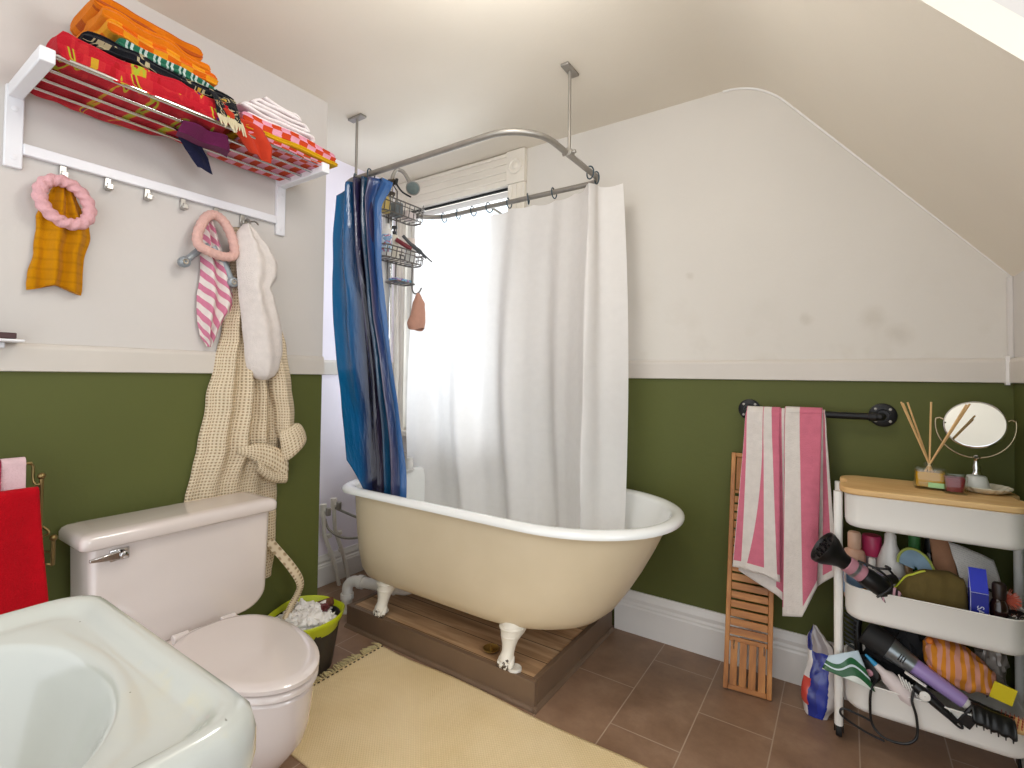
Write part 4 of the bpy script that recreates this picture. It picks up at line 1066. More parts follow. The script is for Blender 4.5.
# ------------------------------------------------------------------ blue curtain
top = smooth_path([(-2.015, 1.47, 0), (-1.97, 1.49, 0), (-1.925, 1.455, 0), (-1.895, 1.52, 0), (-1.87, 1.455, 0), (-1.845, 1.525, 0), (-1.82, 1.455, 0), (-1.795, 1.52, 0), (-1.775, 1.455, 0), (-1.75, 1.50, 0), (-1.71, 1.49, 0), (-1.665, 1.505, 0)], 5)
bot = smooth_path([(-1.985, 1.535, 0), (-1.925, 1.555, 0), (-1.87, 1.57, 0), (-1.825, 1.60, 0), (-1.795, 1.56, 0), (-1.77, 1.60, 0), (-1.75, 1.56, 0), (-1.725, 1.60, 0), (-1.70, 1.56, 0), (-1.67, 1.59, 0), (-1.64, 1.56, 0), (-1.61, 1.565, 0)], 5)
m = MB()
def bl(u, v):
    a, _ = at_path(top, u); c, _ = at_path(bot, u)
    k = sstep(v); p = a.lerp(c, k)
    l = sin(pi*min(1, v*1.15))**1 if v < .87 else 0
    # waist: narrow just under the top on the right, wide belly on the left
    if u < .3: p.x -= .055*sin(pi*min(1, v))**.9*(1-u/.3)
    if u > .7: p.x -= .075*(u-.7)/.3*sstep(v/.07)*(1-sstep((v-.35)/.6))
    p.x += .006*nz(u*6, v*7, 3.); p.y += .010*nz(u*7, v*6, 9.)
    z = lerp(2.085+.018*sin(pi*min(1, u*1.3))-.035*(1 if u > .9 else 0)*(u-.9)*10, .60+.19*max(0, 1-u/.26), v)
    if u < .16: z -= .035*(1-u/.16)*(1-v)
    return (p.x, p.y, z)
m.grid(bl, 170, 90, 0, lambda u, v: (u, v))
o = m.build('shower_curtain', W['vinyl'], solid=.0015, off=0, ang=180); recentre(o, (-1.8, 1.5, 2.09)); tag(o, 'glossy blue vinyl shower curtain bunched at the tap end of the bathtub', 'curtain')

# ------------------------------------------------------------------ shower riser and caddy
sr_ = thing('shower_fixture', 'tall shower riser with a curved arm and round head at tap end', 'shower', (-2.08, 1.88, .69))
m = MB(); m.tube([(-2.085, 1.875, .50), (-2.085, 1.875, 2.27)], .009, 14); m.build('riser_pipe', W['chrome'], sr_, ang=70)
m = MB(); m.tube(smooth_path([(-2.085, 1.875, 2.25), (-2.08, 1.88, 2.30), (-2.065, 1.895, 2.335), (-2.04, 1.92, 2.325), (-2.02, 1.935, 2.285), (-2.01, 1.94, 2.26)], 6), .011, 12); m.build('arm', W['galv'], sr_, ang=70)
m = MB(); dd = Vector((.55, -.62, -.50)); M_ = frame_to(dd); m.lathe([(.012, -.06), (.014, -.045), (.020, -.035), (.035, -.012), (.039, 0), (.039, .008), (.034, .009)], (-1.99, 1.945, 2.235), M_, 28); hd = m.build('shower_head', W['galv'], sr_, ang=50)
m = MB(); m.lathe([(.034, .0085), (.030, .012), (.001, .013)], (-1.99, 1.945, 2.235), M_, 28); m.build('spray_face', mat('grey_rubber_face', '#6d7a78', .6, var=.25, vs=90), hd, ang=50)
m = MB(); m.tube([(-2.10, 1.87, 2.265), (-2.07, 1.88, 2.265)], .017, 14); m.tube([(-2.085, 1.86, 2.2), (-2.085, 1.89, 2.2)], .014, 12); m.build('diverter', mat('dark_bronze', '#4a4238', .4, .7), sr_, ang=50)
m = MB(); m.tube(smooth_path([(-2.07, 1.885, 2.27), (-2.05, 1.90, 2.23), (-2.03, 1.915, 2.205), (-2.01, 1.95, 2.19)], 4), .005, 8); m.tube([(-2.07, 1.89, 2.25), (-2.065, 1.895, 2.285)], .009, 10); m.build('diverter_lever', W['black'], sr_, ang=70)
m = MB(); m.box(-2.125, -2.095, 1.845, 1.905, .66, 2.22); m.build('backing_strip', W['white_plastic'], sr_, bevel=.006)
m = MB(); m.tube([(-2.11, 1.93, .64), (-2.09, 1.94, 1.2), (-2.10, 1.93, 1.75)], .012, 12); m.build('supply_tube', W['pipe'], sr_, ang=70)

def basket(parent, x0, x1, y0, y1, z0, z1, name):
    """wire basket: two hoops, long bottom wires, upright ribs"""
    m = MB()
    def hoop(z, k): return [(x, y, z) for x, y in rrect(x0+k, x1-k, y0+k, y1-k, .045, 6)]
    m.tube(hoop(z1, 0), .0042, 8, closed=True); m.tube(hoop(z1-.022, .002), .003, 8, closed=True); m.tube(hoop(z0, .012), .0042, 8, closed=True)
    n = 9
    for i in range(n):
        y = lerp(y0+.03, y1-.03, i/(n-1))
        m.tube([(x0, y, z1), (x0+.010, y, z0+.004), (x0+.02, y, z0-.002), (x1-.02, y, z0-.002), (x1-.010, y, z0+.004), (x1, y, z1)], .0024, 6)
    for y in (y0, y1):
        for k in (.35, .65):
            x = lerp(x0, x1, k); s = 1 if y == y0 else -1; m.tube([(x, y, z1), (x, y+s*.012, z0)], .0024, 6)
    return m.build(name, W['wire'], parent, ang=70)
cd = thing('shower_caddy', 'grey wire shower caddy with two baskets hanging on the riser', 'caddy', (-2.06, 1.92, 1.68))
bs = ((-2.085, -1.965, 1.70, 2.035, 2.055, 2.125), (-2.085, -1.965, 1.72, 2.04, 1.815, 1.875))
for b in bs: basket(cd, *b, 'basket')
m = MB(); m.tube([(-2.072, 1.845, 1.72), (-2.072, 1.845, 2.22), (-2.072, 1.875, 2.245), (-2.072, 1.905, 2.22), (-2.072, 1.905, 1.72)], .0042, 8); m.tube([(-2.0, 2.02, 2.125), (-1.99, 2.03, 2.16), (-1.985, 2.03, 2.125)], .004, 8); m.build('frame_wire', W['wire'], cd, ang=70)
m = MB(); m.tube([(x, y, 1.70) for x, y in rrect(-2.07, -1.975, 1.82, 1.965, .02, 4)], .0038, 8, closed=True)
for i in range(5): y = lerp(1.84, 1.945, i/4); m.tube([(-2.07, y, 1.70), (-1.975, y, 1.70)], .0024, 6)
m.build('soap_tray', W['wire'], cd, ang=70)
m = MB(); m.tube(smooth_path([(-1.985, 1.945, 1.82), (-1.985, 1.945, 1.70), (-1.983, 1.95, 1.66), (-1.975, 1.965, 1.648), (-1.968, 1.985, 1.662), (-1.965, 1.997, 1.685)], 4), .0042, 8); m.build('hook', W['wire'], cd, ang=70)

# contents of the caddy
m = MB(); m.lathe([(.028, 0), (.034, .004), (.035, .05), (.033, .066), (.026, .070), (.026, .082), (.001, .083)], (-2.03, 1.775, 2.0585), None, 26)
o = m.build('tub_jar', mat('butter_yellow_plastic', '#cdb468', .4), ang=50); recentre(o, (-2.03, 1.775, 2.0585)); tag(o, 'butter yellow jar at the front end of the upper wire basket', 'jar')
m = MB(); m.box(-2.055, -2.005, 1.84, 1.89, 2.0585, 2.135); o = m.build('soap_box', mat('slate_grey_box', '#6f777a', .5, var=.25, vs=40), bevel=.004); recentre(o, (-2.03, 1.865, 2.0585)); tag(o, 'slate grey box in the middle of the upper wire basket', 'box')
m = MB(); m.box(-2.05, -1.995, 1.91, 1.985, 2.0585, 2.105); o = m.build('soap_bar', mat('pale_pink_soap', '#d9cbc6', .5), bevel=.014, seg=4); recentre(o, (-2.02, 1.945, 2.0585)); tag(o, 'pale soap bar beside the grey box in the upper wire basket', 'soap')
def bottle(name, label, cat, c, prof, bm, cap=None, cm=None, label_band=None, lm=None, pump=False, group=None, tilt=None, sx=1, sy=1):
    t = thing(name, label, cat, c, group)
    M_ = tilt
    m = MB(); m.lathe(prof, c, M_, 30, sx=sx, sy=sy); m.build('body', bm, t, ang=50)
    if cap: m = MB(); m.lathe(cap, c, M_, 26); m.build('cap', cm, t, ang=50)
    if label_band: m = MB(); m.lathe(label_band, c, M_, 30, sx=sx, sy=sy, cap0=False, cap1=False); m.build('label_band', lm, t, ang=50)
    return t
PRINT = mat('pale_blue_print', None, .4, pattern=blotches([(0., lin('#cfdde8')), (.5, lin('#7fa3c4')), (.58, lin('#c05a78')), (.64, lin('#dfe5ea'))], 30., 1., 'Object'))
bottle('shampoo_bottle', 'white shampoo bottle with pastel print in the lower wire basket', 'bottle', (-2.03, 1.80, 1.818), [(.024, 0), (.028, .004), (.028, .14), (.022, .155), (.010, .16)], W['white_plastic'], [(.013, .158), (.013, .185), (.001, .186)], W['white_plastic'], [(.0285, .03), (.0285, .125)], PRINT)
bottle('conditioner_bottle', 'cream bottle with a black pump in the lower wire basket', 'bottle', (-2.045, 1.865, 1.818), [(.024, 0), (.027, .004), (.027, .12), (.020, .14), (.010, .145)], mat('cream_bottle', '#e4dccb', .35), [(.012, .144), (.012, .162), (.005, .163), (.005, .178), (.016, .179), (.016, .19), (.001, .19)], W['black'])
bottle('lotion_bottle', 'squat white bottle at the far end of the lower wire basket', 'bottle', (-2.045, 1.985, 1.818), [(.025, 0), (.03, .004), (.03, .10), (.026, .116), (.012, .12)], W['white_plastic'], [(.028, .119), (.028, .15), (.001, .151)], mat('blush_cap', '#e0d2c8', .4))
rz = thing('razor', 'red and grey razor handle leaning over the lower basket edge', 'razor', (-1.975, 1.895, 1.88))
m = MB(); m.tube(smooth_path([(-2.0, 1.835, 1.925), (-1.985, 1.875, 1.905), (-1.965, 1.915, 1.885)], 5), [.012]*11, 12); m.build('grip', mat('dark_red_plastic', '#7a2630', .35), rz, ang=60)
m = MB(); m.tube(smooth_path([(-1.995, 1.880, 1.955), (-1.975, 1.920, 1.915), (-1.955, 1.975, 1.88), (-1.95, 2.015, 1.855)], 5), [.009]*6+[.012]*5+[.008]*5, 12); m.build('brush_handle', mat('dark_grey_plastic', '#4e5052', .35), rz, ang=60)
m = MB(); m.tube([(-1.955, 1.965, 1.888), (-1.945, 2.055, 1.84)], .004, 8); m.build('blade_bar', W['black'], rz)
m = MB(); m.box(-2.055, -1.99, 1.835, 1.95, 1.704, 1.722)
o = m.build('soap_bar', mat('marbled_soap', None, .4, pattern=blotches([(0., lin('#7fb0c9')), (.45, lin('#5a63a8')), (.55, lin('#c66f93')), (.62, lin('#8fc1d0'))], 25., 1., 'Object')), bevel=.006, seg=3); recentre(o, (-2.02, 1.89, 1.704)); tag(o, 'marbled blue and pink soap bar on the small wire tray', 'soap')
# wash cloth
m = MB()
def lf(u, v):
    a = 2*pi*u; k = keyed([(0, .006, .006, 0.), (.12, .02, .012, .002), (.3, .04, .02, .005), (.6, .05, .022, .0), (.85, .062, .024, -.01), (1, .056, .018, -.012)], v)
    return (-1.965+k[1]*sin(a)*(1+.2*sin(3*a)), 1.972+k[2]+k[0]*cos(a)+.006*nz(a, v*5), lerp(1.652, 1.452, v)+.008*sin(2*a)*v)
m.grid(lf, 40, 30); o = m.build('wash_cloth', terry('terracotta_pink_terry', '#c0907c', bs=180.), solid=.003, ang=80); recentre(o, (-1.965, 1.972, 1.652)); tag(o, 'terracotta pink wash cloth hanging from the caddy hook', 'cloth')
m = MB(); m.tube([(-1.965, 1.972, 1.645), (-1.968, 1.978, 1.665)], .003, 6)
# low soap dish on the tub's tap end
dsh = thing('soap_dish', 'small white soap dish with bottles at the tap end of the bathtub', 'soap dish', (-2.005, 1.93, .665))
m = MB(); m.lathe([(.001, .668), (.03, .668), (.048, .685), (.046, .687), (.028, .673), (.001, .673)], (-2.0, 1.94, 0), None, 26, sx=.7, sy=1.3); m.build('dish', W['white_plastic'], dsh, ang=60)
bottle('clear_bottle', 'tiny clear pump bottle on the soap dish by the riser', 'bottle', (-2.0, 1.92, .674), [(.014, 0), (.017, .003), (.017, .06), (.008, .07)], W['clear'], [(.008, .069), (.008, .085), (.003, .086), (.003, .10), (.01, .101), (.01, .107), (.001, .108)], W['galv'])
bottle('white_jar', 'squat white jar next to the clear bottle on the soap dish', 'jar', (-2.0, 1.965, .674), [(.014, 0), (.018, .003), (.018, .05), (.014, .055)], W['white_plastic'], [(.0165, .054), (.0165, .07), (.001, .071)], W['white_plastic'])
# ------------------------------------------------------------------ towel bar, hand towel, slatted board
tb = thing('towel_bar', 'black iron pipe towel bar with round flanges on green wall', 'towel bar', (-.12, YB, 1.068))
BYY = 2.235
m = MB(); m.tube(smooth_path([(-.342, YB, 1.068), (-.342, YB-.03, 1.068), (-.340, BYY+.012, 1.068), (-.326, BYY, 1.068), (-.30, BYY, 1.068), (.06, BYY, 1.068), (.088, BYY, 1.068), (.102, BYY+.012, 1.068), (.105, YB-.03, 1.068), (.105, YB, 1.068)], 4), .0125, 16); m.build('pipe', W['black_metal'], tb, ang=70)
R = Matrix.Rotation(pi/2, 3, 'X')
for x in (-.342, .108):
    m = MB(); m.lathe([(.043, 0), (.043, .007), (.038, .010), (.022, .012), (.019, .03), (.001, .031)], (x, YB, 1.072), R, 30); fl = m.build('flange', W['black_metal'], tb, ang=40)
    m = MB()
    for k in range(4): a = pi/4+k*pi/2; m.lathe([(.005, .008), (.005, .0115), (.001, .0125)], (x+.031*cos(a), YB, 1.072+.031*sin(a)), R, 10)
    m.build('screw', W['galv'], fl)
    m = MB(); m.tube([(x, BYY-.004, 1.068) if 0 else (x*(1) + (.02 if x < 0 else -.02), BYY, 1.068), (x + (.045 if x < 0 else -.045), BYY, 1.068)], .0165, 16); m.build('elbow_collar', W['black_metal'], tb, bevel=.002)

ZT = 1.068
def from_sheet(zx, zy):
    """position on the hanging plane of a point measured on the towel (towel units, 45 = bar line)"""
    ax, ay = 720+zx/3.415, 395+zy/3.415
    return -.345+(ax-745)*.00343, 1.2-(ay-379.5)*(.0042-(ax-740)*.0000053)
def towel_panel(m, cols, depth, bulge, u0, seed, lb):
    """cols = (x at the bar, x at the hem, y of the hem); one stripe between neighbouring columns"""
    n = len(cols)-1
    def f(u, v):
        q = u*n; i = min(int(q), n-1); t = q-i; a, b = cols[i], cols[i+1]
        tx, bx_, by_ = (lerp(a[k], b[k], t) for k in range(3))
        ea, eb = (c[3] if len(c) > 3 else 1.05 for c in (a, b))
        k = .0155+depth*.35
        xt, _ = from_sheet(tx, 45)
        if v < .16:                       # tail behind the bar and the turn over it
            s = v/.16
            if s < .55: return (xt, BYY+k, ZT-lb*(1-s/.55))
            an = lerp(pi/2, -pi/2, (s-.55)/.45); return (xt, BYY+k*sin(an), ZT+k*cos(an))
        s = (v-.16)/.84; x, z = from_sheet(lerp(lerp(a[0], a[1], s**ea), lerp(b[0], b[1], s**eb), t), lerp(45, by_, s))
        z = lerp(ZT, z, min(1, s*6)) if s < .167 else z
        y = BYY-k-.105*(ZT-z)/.75-depth*min(1, s*3)-bulge*sin(pi*u)*min(1, s*2.5)-.006*min(1, s*3)*sin(5*u+seed+2*s)
        y += .004*nz(x*14+seed, z*7)
        k2 = lerp(1, y/2.212, min(1, s*4)); return (x*k2, y, 1.2+(z-1.2)*k2)
    m.grid(f, 14*n, 90, 0, lambda u, v: (u0+u*n, v))
m = MB()
towel_panel(m, [(100, 60, 578), (200, 195, 665), (214, 222, 690), (226, 280, 682), (348, 330, 650), (353, 350, 636), (356, 380, 620), (358, 396, 610)], .0, .004, 0, 1., .30)
towel_panel(m, [(90, 38, 565), (92, 70, 572, 1.5), (149, 85, 578, 2.6), (151, 152, 597), (178, 198, 622), (208, 207, 626)], .010, .012, 9, 2., .16)
towel_panel(m, [(226, 218, 738), (271, 283, 746), (350, 330, 650)], .022, .014, 8, 3., .2)
o = m.build('hand_towel', W['hand_stripe'], solid=.005, off=0, ang=80); recentre(o, (-.2, BYY, ZT)); tag(o, 'pink and white broad striped towel folded over the black bar', 'towel')

sb = thing('slatted_board', 'narrow oiled wooden slatted board leaning on the wall under the towel', 'bath board', (-.33, 2.11, 0))
# built upright then leaned back against the wall
LEN, WID = .905, .150
ang = math.asin((2.282-2.10)/LEN)
yaw = radians(9)
MM = Matrix.Translation((-.322, 2.098, .0)) @ Matrix.Rotation(yaw, 4, 'Z') @ Matrix.Rotation(-ang, 4, 'X') @ Matrix.Rotation(radians(1.7), 4, 'Y')
def bxl(name, x0, x1, y0, y1, z0, z1, m_, bev=.002):
    m = MB(); m.box(x0, x1, y0, y1, z0, z1, 0, MM); return m.build(name, m_, sb, bevel=bev, smooth=False)
for s in (-1, 1): bxl('side_rail', s*WID/2-.0085, s*WID/2+.0085, -.011, .011, .004, LEN, W['teak'])
for z0, z1 in ((.004, .022), (.176, .192), (LEN-.016, LEN), (.74, .752)): bxl('cross_rail', -WID/2+.009, WID/2-.009, -.009, .009, z0, z1, W['teak_h'])
m = MB(); z = .20
while z < .73: m.box(-WID/2+.009, WID/2-.009, -.008, .004, z, z+.026, 0, MM); z += .0335
m.build('slat_panel', W['teak_h'], sb, bevel=.0015, smooth=False)
m = MB()
for i in range(4): x = lerp(-WID/2+.026, WID/2-.026, i/3); m.box(x-.0125, x+.0125, -.008, .004, .022, .176, 0, MM)
m.build('end_panel', W['teak'], sb, bevel=.0015, smooth=False)
m = MB(); m.box(-WID/2+.012, WID/2-.012, -.007, .004, .755, LEN-.018, 0, MM); m.build('top_panel', W['teak'], sb, bevel=.0015, smooth=False)
m = MB(); m.tube([MM @ Vector(p) for p in ((-.05, -.008, .182), (-.05, -.013, .165), (-.05, -.010, .150))], .002, 6); m.tube([MM @ Vector(p) for p in ((.055, -.008, .182), (.055, -.013, .165), (.055, -.010, .150))], .002, 6); build_each(m, 'pin', W['chrome'], sb)

# ------------------------------------------------------------------ trolley
CX0, CX1, CY0, CY1 = -.022, .436, 1.955, 2.235
ct = thing('trolley', 'white three tier metal trolley against the green wall', 'trolley', (.2, 2.1, 0))
def tray(z0, z1):
    m = MB(); R_ = .055
    def rg(z, k): return [(x, y, z) for x, y in rrect(CX0+.012+k, CX1-.012-k, CY0+k, CY1-k, R_-k*.6, 8)]
    m.loft([rg(z0, .014), rg(z0-.0, .010), rg(z0+.006, .004), rg(z0+.02, .001), rg(z1-.004, 0), rg(z1, -.003), rg(z1+.002, .0), rg(z1, .004), rg(z0+.02, .006), rg(z0+.008, .012)])
    return m.build('tray', W['white_metal'], ct, ang=50)
for z0, z1 in ((.724, .828), (.430, .533), (.146, .238)): tray(z0, z1)
for x in (CX0-.006, CX1+.006):
    m = MB(); ya, yb = CY0+.045, CY1-.045
    P = [(x, ya, .8285), (x, ya, .12), (x, ya+.006, .095), (x, ya+.03, .083), (x, yb-.03, .083), (x, yb-.006, .095), (x, yb, .12), (x, yb, .8285)]
    rings = []
    m.tube(smooth_path(P, 3), .0125, 14); m.build('side_frame', W['white_metal'], ct, ang=60)
    for y in (ya+.03, yb-.03):
        m = MB(); m.tube([(x, y, .083), (x, y, .055)], .006, 10); cf = m.build('caster_stem', W['galv'], ct)
        m = MB(); m.tube([(x-.009, y+.012, .0265), (x+.009, y+.012, .0265)], .026, 24); m.build('caster_wheel', W['black_soft'], cf, bevel=.003)
        m = MB(); m.box(x-.014, x-.010, y-.01, y+.02, .022, .058); m.box(x+.010, x+.014, y-.01, y+.02, .022, .058); m.box(x-.014, x+.014, y-.01, y+.02, .055, .06); m.build('caster_fork', W['black'], cf, bevel=.002)
# wooden lid with finger notches at the posts
ZL = .8305
ol = []
base = rrect(CX0-.002, CX1+.002, CY0-.004, CY1+.004, .06, 8)
def notch(pts):
    out = []
    for (x, y) in pts: out.append((x, y))
    return out
left = [(CX0-.002, CY1-.06), (CX0-.002, 2.145), (CX0+.016, 2.135), (CX0+.016, 2.075), (CX0-.002, 2.065), (CX0-.002, CY0+.06)]
right = [(CX1+.002, CY0+.06), (CX1+.002, 2.065), (CX1-.016, 2.075), (CX1-.016, 2.135), (CX1+.002, 2.145), (CX1+.002, CY1-.06)]
q = 9
ol = base[0:q]+base[q:2*q]+left[1:-1]+base[2*q:3*q]+base[3*q:4*q]+right[1:-1]
m = MB(); m.prism(ol, 2, ZL, ZL+.019); o = m.build('wooden_board', W['lidwood'], bevel=.004, ang=40); recentre(o, (.2, 2.095, ZL)); tag(o, 'pale wooden board with finger notches lying on top of the trolley', 'board')
ZT_ = ZL+.0192
# reed diffuser
rd = thing('reed_diffuser', 'square glass reed diffuser with yellow oil and wooden reeds', 'diffuser', (.221, 2.12, ZT_))
Z = ZT_+.0005
def rb_ring(z, x0, x1, y0, y1, r): return [(x, y, z) for x, y in rrect(x0, x1, y0, y1, r, 5)]
gx0, gx1, gy0, gy1 = .180, .262, 2.085, 2.150
m = MB(); m.loft([rb_ring(Z, gx0+.003, gx1-.003, gy0+.003, gy1-.003, .008), rb_ring(Z+.004, gx0, gx1, gy0, gy1, .010), rb_ring(Z+.066, gx0, gx1, gy0, gy1, .010), rb_ring(Z+.071, gx0+.004, gx1-.004, gy0+.004, gy1-.004, .010), rb_ring(Z+.073, .203, .239, 2.10, 2.136, .016), rb_ring(Z+.085, .205, .237, 2.102, 2.134, .0158), rb_ring(Z+.085, .208, .234, 2.105, 2.131, .0128), rb_ring(Z+.070, .208, .234, 2.105, 2.131, .0128), rb_ring(Z+.066, gx0+.006, gx1-.006, gy0+.006, gy1-.006, .007), rb_ring(Z+.008, gx0+.004, gx1-.004, gy0+.004, gy1-.004, .007)]); m.build('bottle', W['clear'], rd, ang=40)
m = MB(); m.loft([rb_ring(Z+.0085, gx0+.0045, gx1-.0045, gy0+.0045, gy1-.0045, .007), rb_ring(Z+.055, gx0+.0045, gx1-.0045, gy0+.0045, gy1-.0045, .007)]); m.build('oil', W['amber_oil'], rd, ang=40)
m = MB(); m.box(.214, .254, gy0-.0012, gy0-.0004, Z+.008, Z+.024); m.build('label_sticker', mat('mint_paper', '#a9d79c', .6), rd, smooth=False)
for tx, ty, tz in ((.146, 2.075, 1.130), (.152, 2.095, 1.126), (.167, 2.13, 1.128), (.226, 2.11, 1.132), (.308, 2.085, 1.128), (.318, 2.10, 1.130)):
    t_ = Vector((tx, ty, tz)); n_ = Vector((.221+(tx-.221)*.04, 2.118+(ty-2.118)*.06, Z+.085)); d_ = (t_-n_).normalized(); b_ = n_-d_*.068
    m = MB(); m.tube([b_, t_], .0027, 8); m.build('reed', W['reed'], rd, smooth=True)
# candle
cn = thing('candle', 'deep red candle in a small square clear glass', 'candle', (.276, 2.085, ZT_))
kx0, kx1, ky0, ky1 = .250, .304, 2.05, 2.102
m = MB(); m.loft([rb_ring(Z, kx0, kx1, ky0, ky1, .005), rb_ring(Z+.056, kx0-.002, kx1+.002, ky0-.002, ky1+.002, .005), rb_ring(Z+.056, kx0+.002, kx1-.002, ky0+.002, ky1-.002, .005), rb_ring(Z+.006, kx0+.006, kx1-.006, ky0+.006, ky1-.006, .012)]); m.build('glass', W['clear'], cn, ang=40)
m = MB(); m.loft([rb_ring(Z+.0065, kx0+.0065, kx1-.0065, ky0+.0065, ky1-.0065, .012), rb_ring(Z+.049, kx0+.0035, kx1-.0035, ky0+.0035, ky1-.0035, .006)]); m.build('wax', mat('deep_red_wax', '#7d1526', .45, spec=.4), cn, ang=40)
m = MB(); m.tube([(.277, 2.076, Z+.049), (.278, 2.077, Z+.056)], .001, 6); m.build('wick', W['black'], cn)
# scalloped dish and mirror
ds = MB(); rings = []
for r, z in ((.001, .0), (.04, .0), (.058, .010), (.066, .019), (.064, .021), (.054, .013), (.036, .006), (.001, .005)):
    rings.append([(.357+(r*(1+(.035*cos(18*2*pi*k/144) if r > .045 else 0)))*cos(2*pi*k/144), 2.15+(r*(1+(.035*cos(18*2*pi*k/144) if r > .045 else 0)))*sin(2*pi*k/144), Z+z) for k in range(144)])
ds.loft(rings); o = ds.build('scalloped_dish', mat('ivory_glazed_dish', '#ded8c4', .25, coat=.4), ang=60); recentre(o, (.357, 2.15, Z)); tag(o, 'ivory scalloped dish under the vanity mirror foot', 'dish')
mr = thing('vanity_mirror', 'round tilting vanity mirror on a stone foot and chrome stem', 'mirror', (.340, 2.14, Z+.006))
B_ = (.338, 2.14, 0); zb_ = Z+.0065
m = MB(); m.lathe([(.033, zb_), (.034, zb_+.003), (.030, zb_+.02), (.025, zb_+.042), (.022, zb_+.045), (.001, zb_+.046)], B_, None, 36); m.build('foot', mat('pale_marble', '#cfd2cd', .3, var=.15, vs=18), mr, ang=50)
m = MB(); m.lathe([(.010, zb_+.045), (.014, zb_+.05), (.008, zb_+.06), (.012, zb_+.07), (.008, zb_+.082), (.006, zb_+.098), (.011, zb_+.103), (.006, zb_+.11)], B_, None, 24); m.build('stem', W['chrome'], mr, ang=60)
MC = Vector((.335, 2.14, 1.063)); MRAD = .075
m = MB(); yoke = []
for i in range(25):
    a = radians(172+196*i/24); yoke.append(MC+Vector((.096*cos(a), 0, .105*sin(a)-.0)))
m.tube(yoke, .0028, 8)
m.tube([yoke[0], yoke[0]+Vector((.010, 0, .004)), yoke[0]+Vector((.02, 0, -.002))], .0028, 8); m.tube([yoke[-1], yoke[-1]+Vector((-.010, 0, .004)), yoke[-1]+Vector((-.02, 0, -.002))], .0028, 8)
m.build('yoke', mat('pale_gold_wire', '#b7a98b', .25, .9, var=.05), mr, ang=70)
dm = Vector((-.24, -.90, .36)).normalized(); FM = frame_to(dm)
m = MB(); m.lathe([(MRAD-.003, .006), (MRAD, .0055), (MRAD+.003, .002), (MRAD+.003, -.004), (MRAD, -.007), (.001, -.008)], MC, FM, 64, cap0=False); m.build('frame', W['chrome'], mr, ang=50)
m = MB(); m.lathe([(MRAD-.002, .0035), (MRAD-.002, .0055), (.001, .0056)], MC, FM, 64); m.build('mirror_glass', mat('mirror_silver', '#e8ecec', .015, 1., var=.01), mr, ang=50)
# ------------------------------------------------------------------ things in the middle tray
TZ = .4385
bottle('body_lotion', 'white tapered pump style lotion bottle standing in the middle tray', 'bottle', (.118, 2.12, TZ), [(.034, 0), (.040, .005), (.041, .12), (.036, .155), (.024, .195), (.018, .21), (.017, .222)], W['white_plastic'], [(.0165, .221), (.0165, .240), (.012, .245), (.012, .252), (.001, .253)], W['white_plastic'], [(.0412, .05), (.0415, .12)], mat('lilac_print_label', None, .4, pattern=stripes([(0., lin('#e4e0dc')), (.55, lin('#a9a6c4'))], 70., 2, 'Object')))
bottle('skin_tonic', 'blush bottle with beige cap and pale blue label, leftmost in the tray', 'bottle', (.018, 2.125, TZ), [(.026, 0), (.032, .005), (.033, .15), (.029, .168), (.014, .178)], mat('blush_bottle', '#d4ab93', .3), [(.019, .176), (.020, .18), (.020, .225), (.017, .231), (.001, .232)], W['cream_plastic'], [(.0334, .02), (.0334, .13)], mat('pale_blue_label', '#8fb2d8', .5))
bottle('pink_deodorant', 'raspberry pink topped bottle left of the white lotion bottle', 'bottle', (.068, 2.155, TZ), [(.024, 0), (.027, .004), (.027, .15), (.026, .155)], mat('dusky_bottle', '#8b7d82', .35), [(.028, .154), (.029, .158), (.029, .215), (.026, .222), (.001, .223)], mat('raspberry_plastic', '#b8345f', .35))
bottle('mini_spray', 'small white travel spray in front of the pink topped bottle', 'bottle', (.066, 2.075, TZ), [(.016, 0), (.019, .003), (.019, .11), (.012, .122), (.008, .124)], W['white_plastic'], [(.010, .123), (.010, .16), (.008, .165), (.001, .166)], W['white_plastic'])
bottle('green_bottle', 'dark green bottle at the back between lotion and pouch', 'bottle', (.185, 2.165, TZ), [(.02, 0), (.024, .004), (.024, .16), (.016, .18)], mat('bottle_green', '#2f6b3a', .25), [(.016, .179), (.016, .24), (.001, .241)], mat('leaf_green_cap', '#3f7d44', .4))
bottle('dark_bottle', 'black slim bottle at the back beside the brown card', 'bottle', (.225, 2.175, TZ), [(.018, 0), (.022, .004), (.022, .17), (.014, .19)], mat('smoked_bottle', '#1c1a18', .2), [(.013, .189), (.013, .24), (.001, .241)], W['black'])
bottle('nail_polish', 'tiny tan bottle between the lotion and the green bottle', 'bottle', (.163, 2.13, TZ+.0), [(.012, 0), (.015, .003), (.015, .15), (.010, .16)], mat('tan_bottle', '#a8835a', .3), [(.008, .159), (.008, .19), (.001, .191)], W['black'])

# olive pouch with a lime zip, mouth open showing a blue lining
po = thing('zip_pouch', 'olive green zip pouch with lime zip slumped in the tray', 'pouch', (.2, 2.03, TZ))
m = MB()
def pou(u, v):
    a = 2*pi*u; x = lerp(.098, .300, v); prof = keyed([(0, .004, .06), (.1, .045, .09), (.3, .085, .145), (.5, .095, .165), (.8, .09, .17), (.96, .065, .16), (1, .02, .1)], v)
    w, h = prof[0]*.42, prof[1]; c, s = cos(a), sin(a); n = .6
    y = 2.03+w*abs(c)**n*(1 if c > 0 else -1)+.006*nz(v*6, a); z = TZ+.004+h*(.5+.5*abs(s)**n*(1 if s > 0 else -1))*1.0+.004*nz(v*8, a*1.3, 4.)
    return (x, y, z)
m.grid(pou, 48, 40); m.build('body', mat('olive_canvas', '#5e4e1f', .85, var=.2, vs=30, bump=.4, bs=200), po, ang=80)
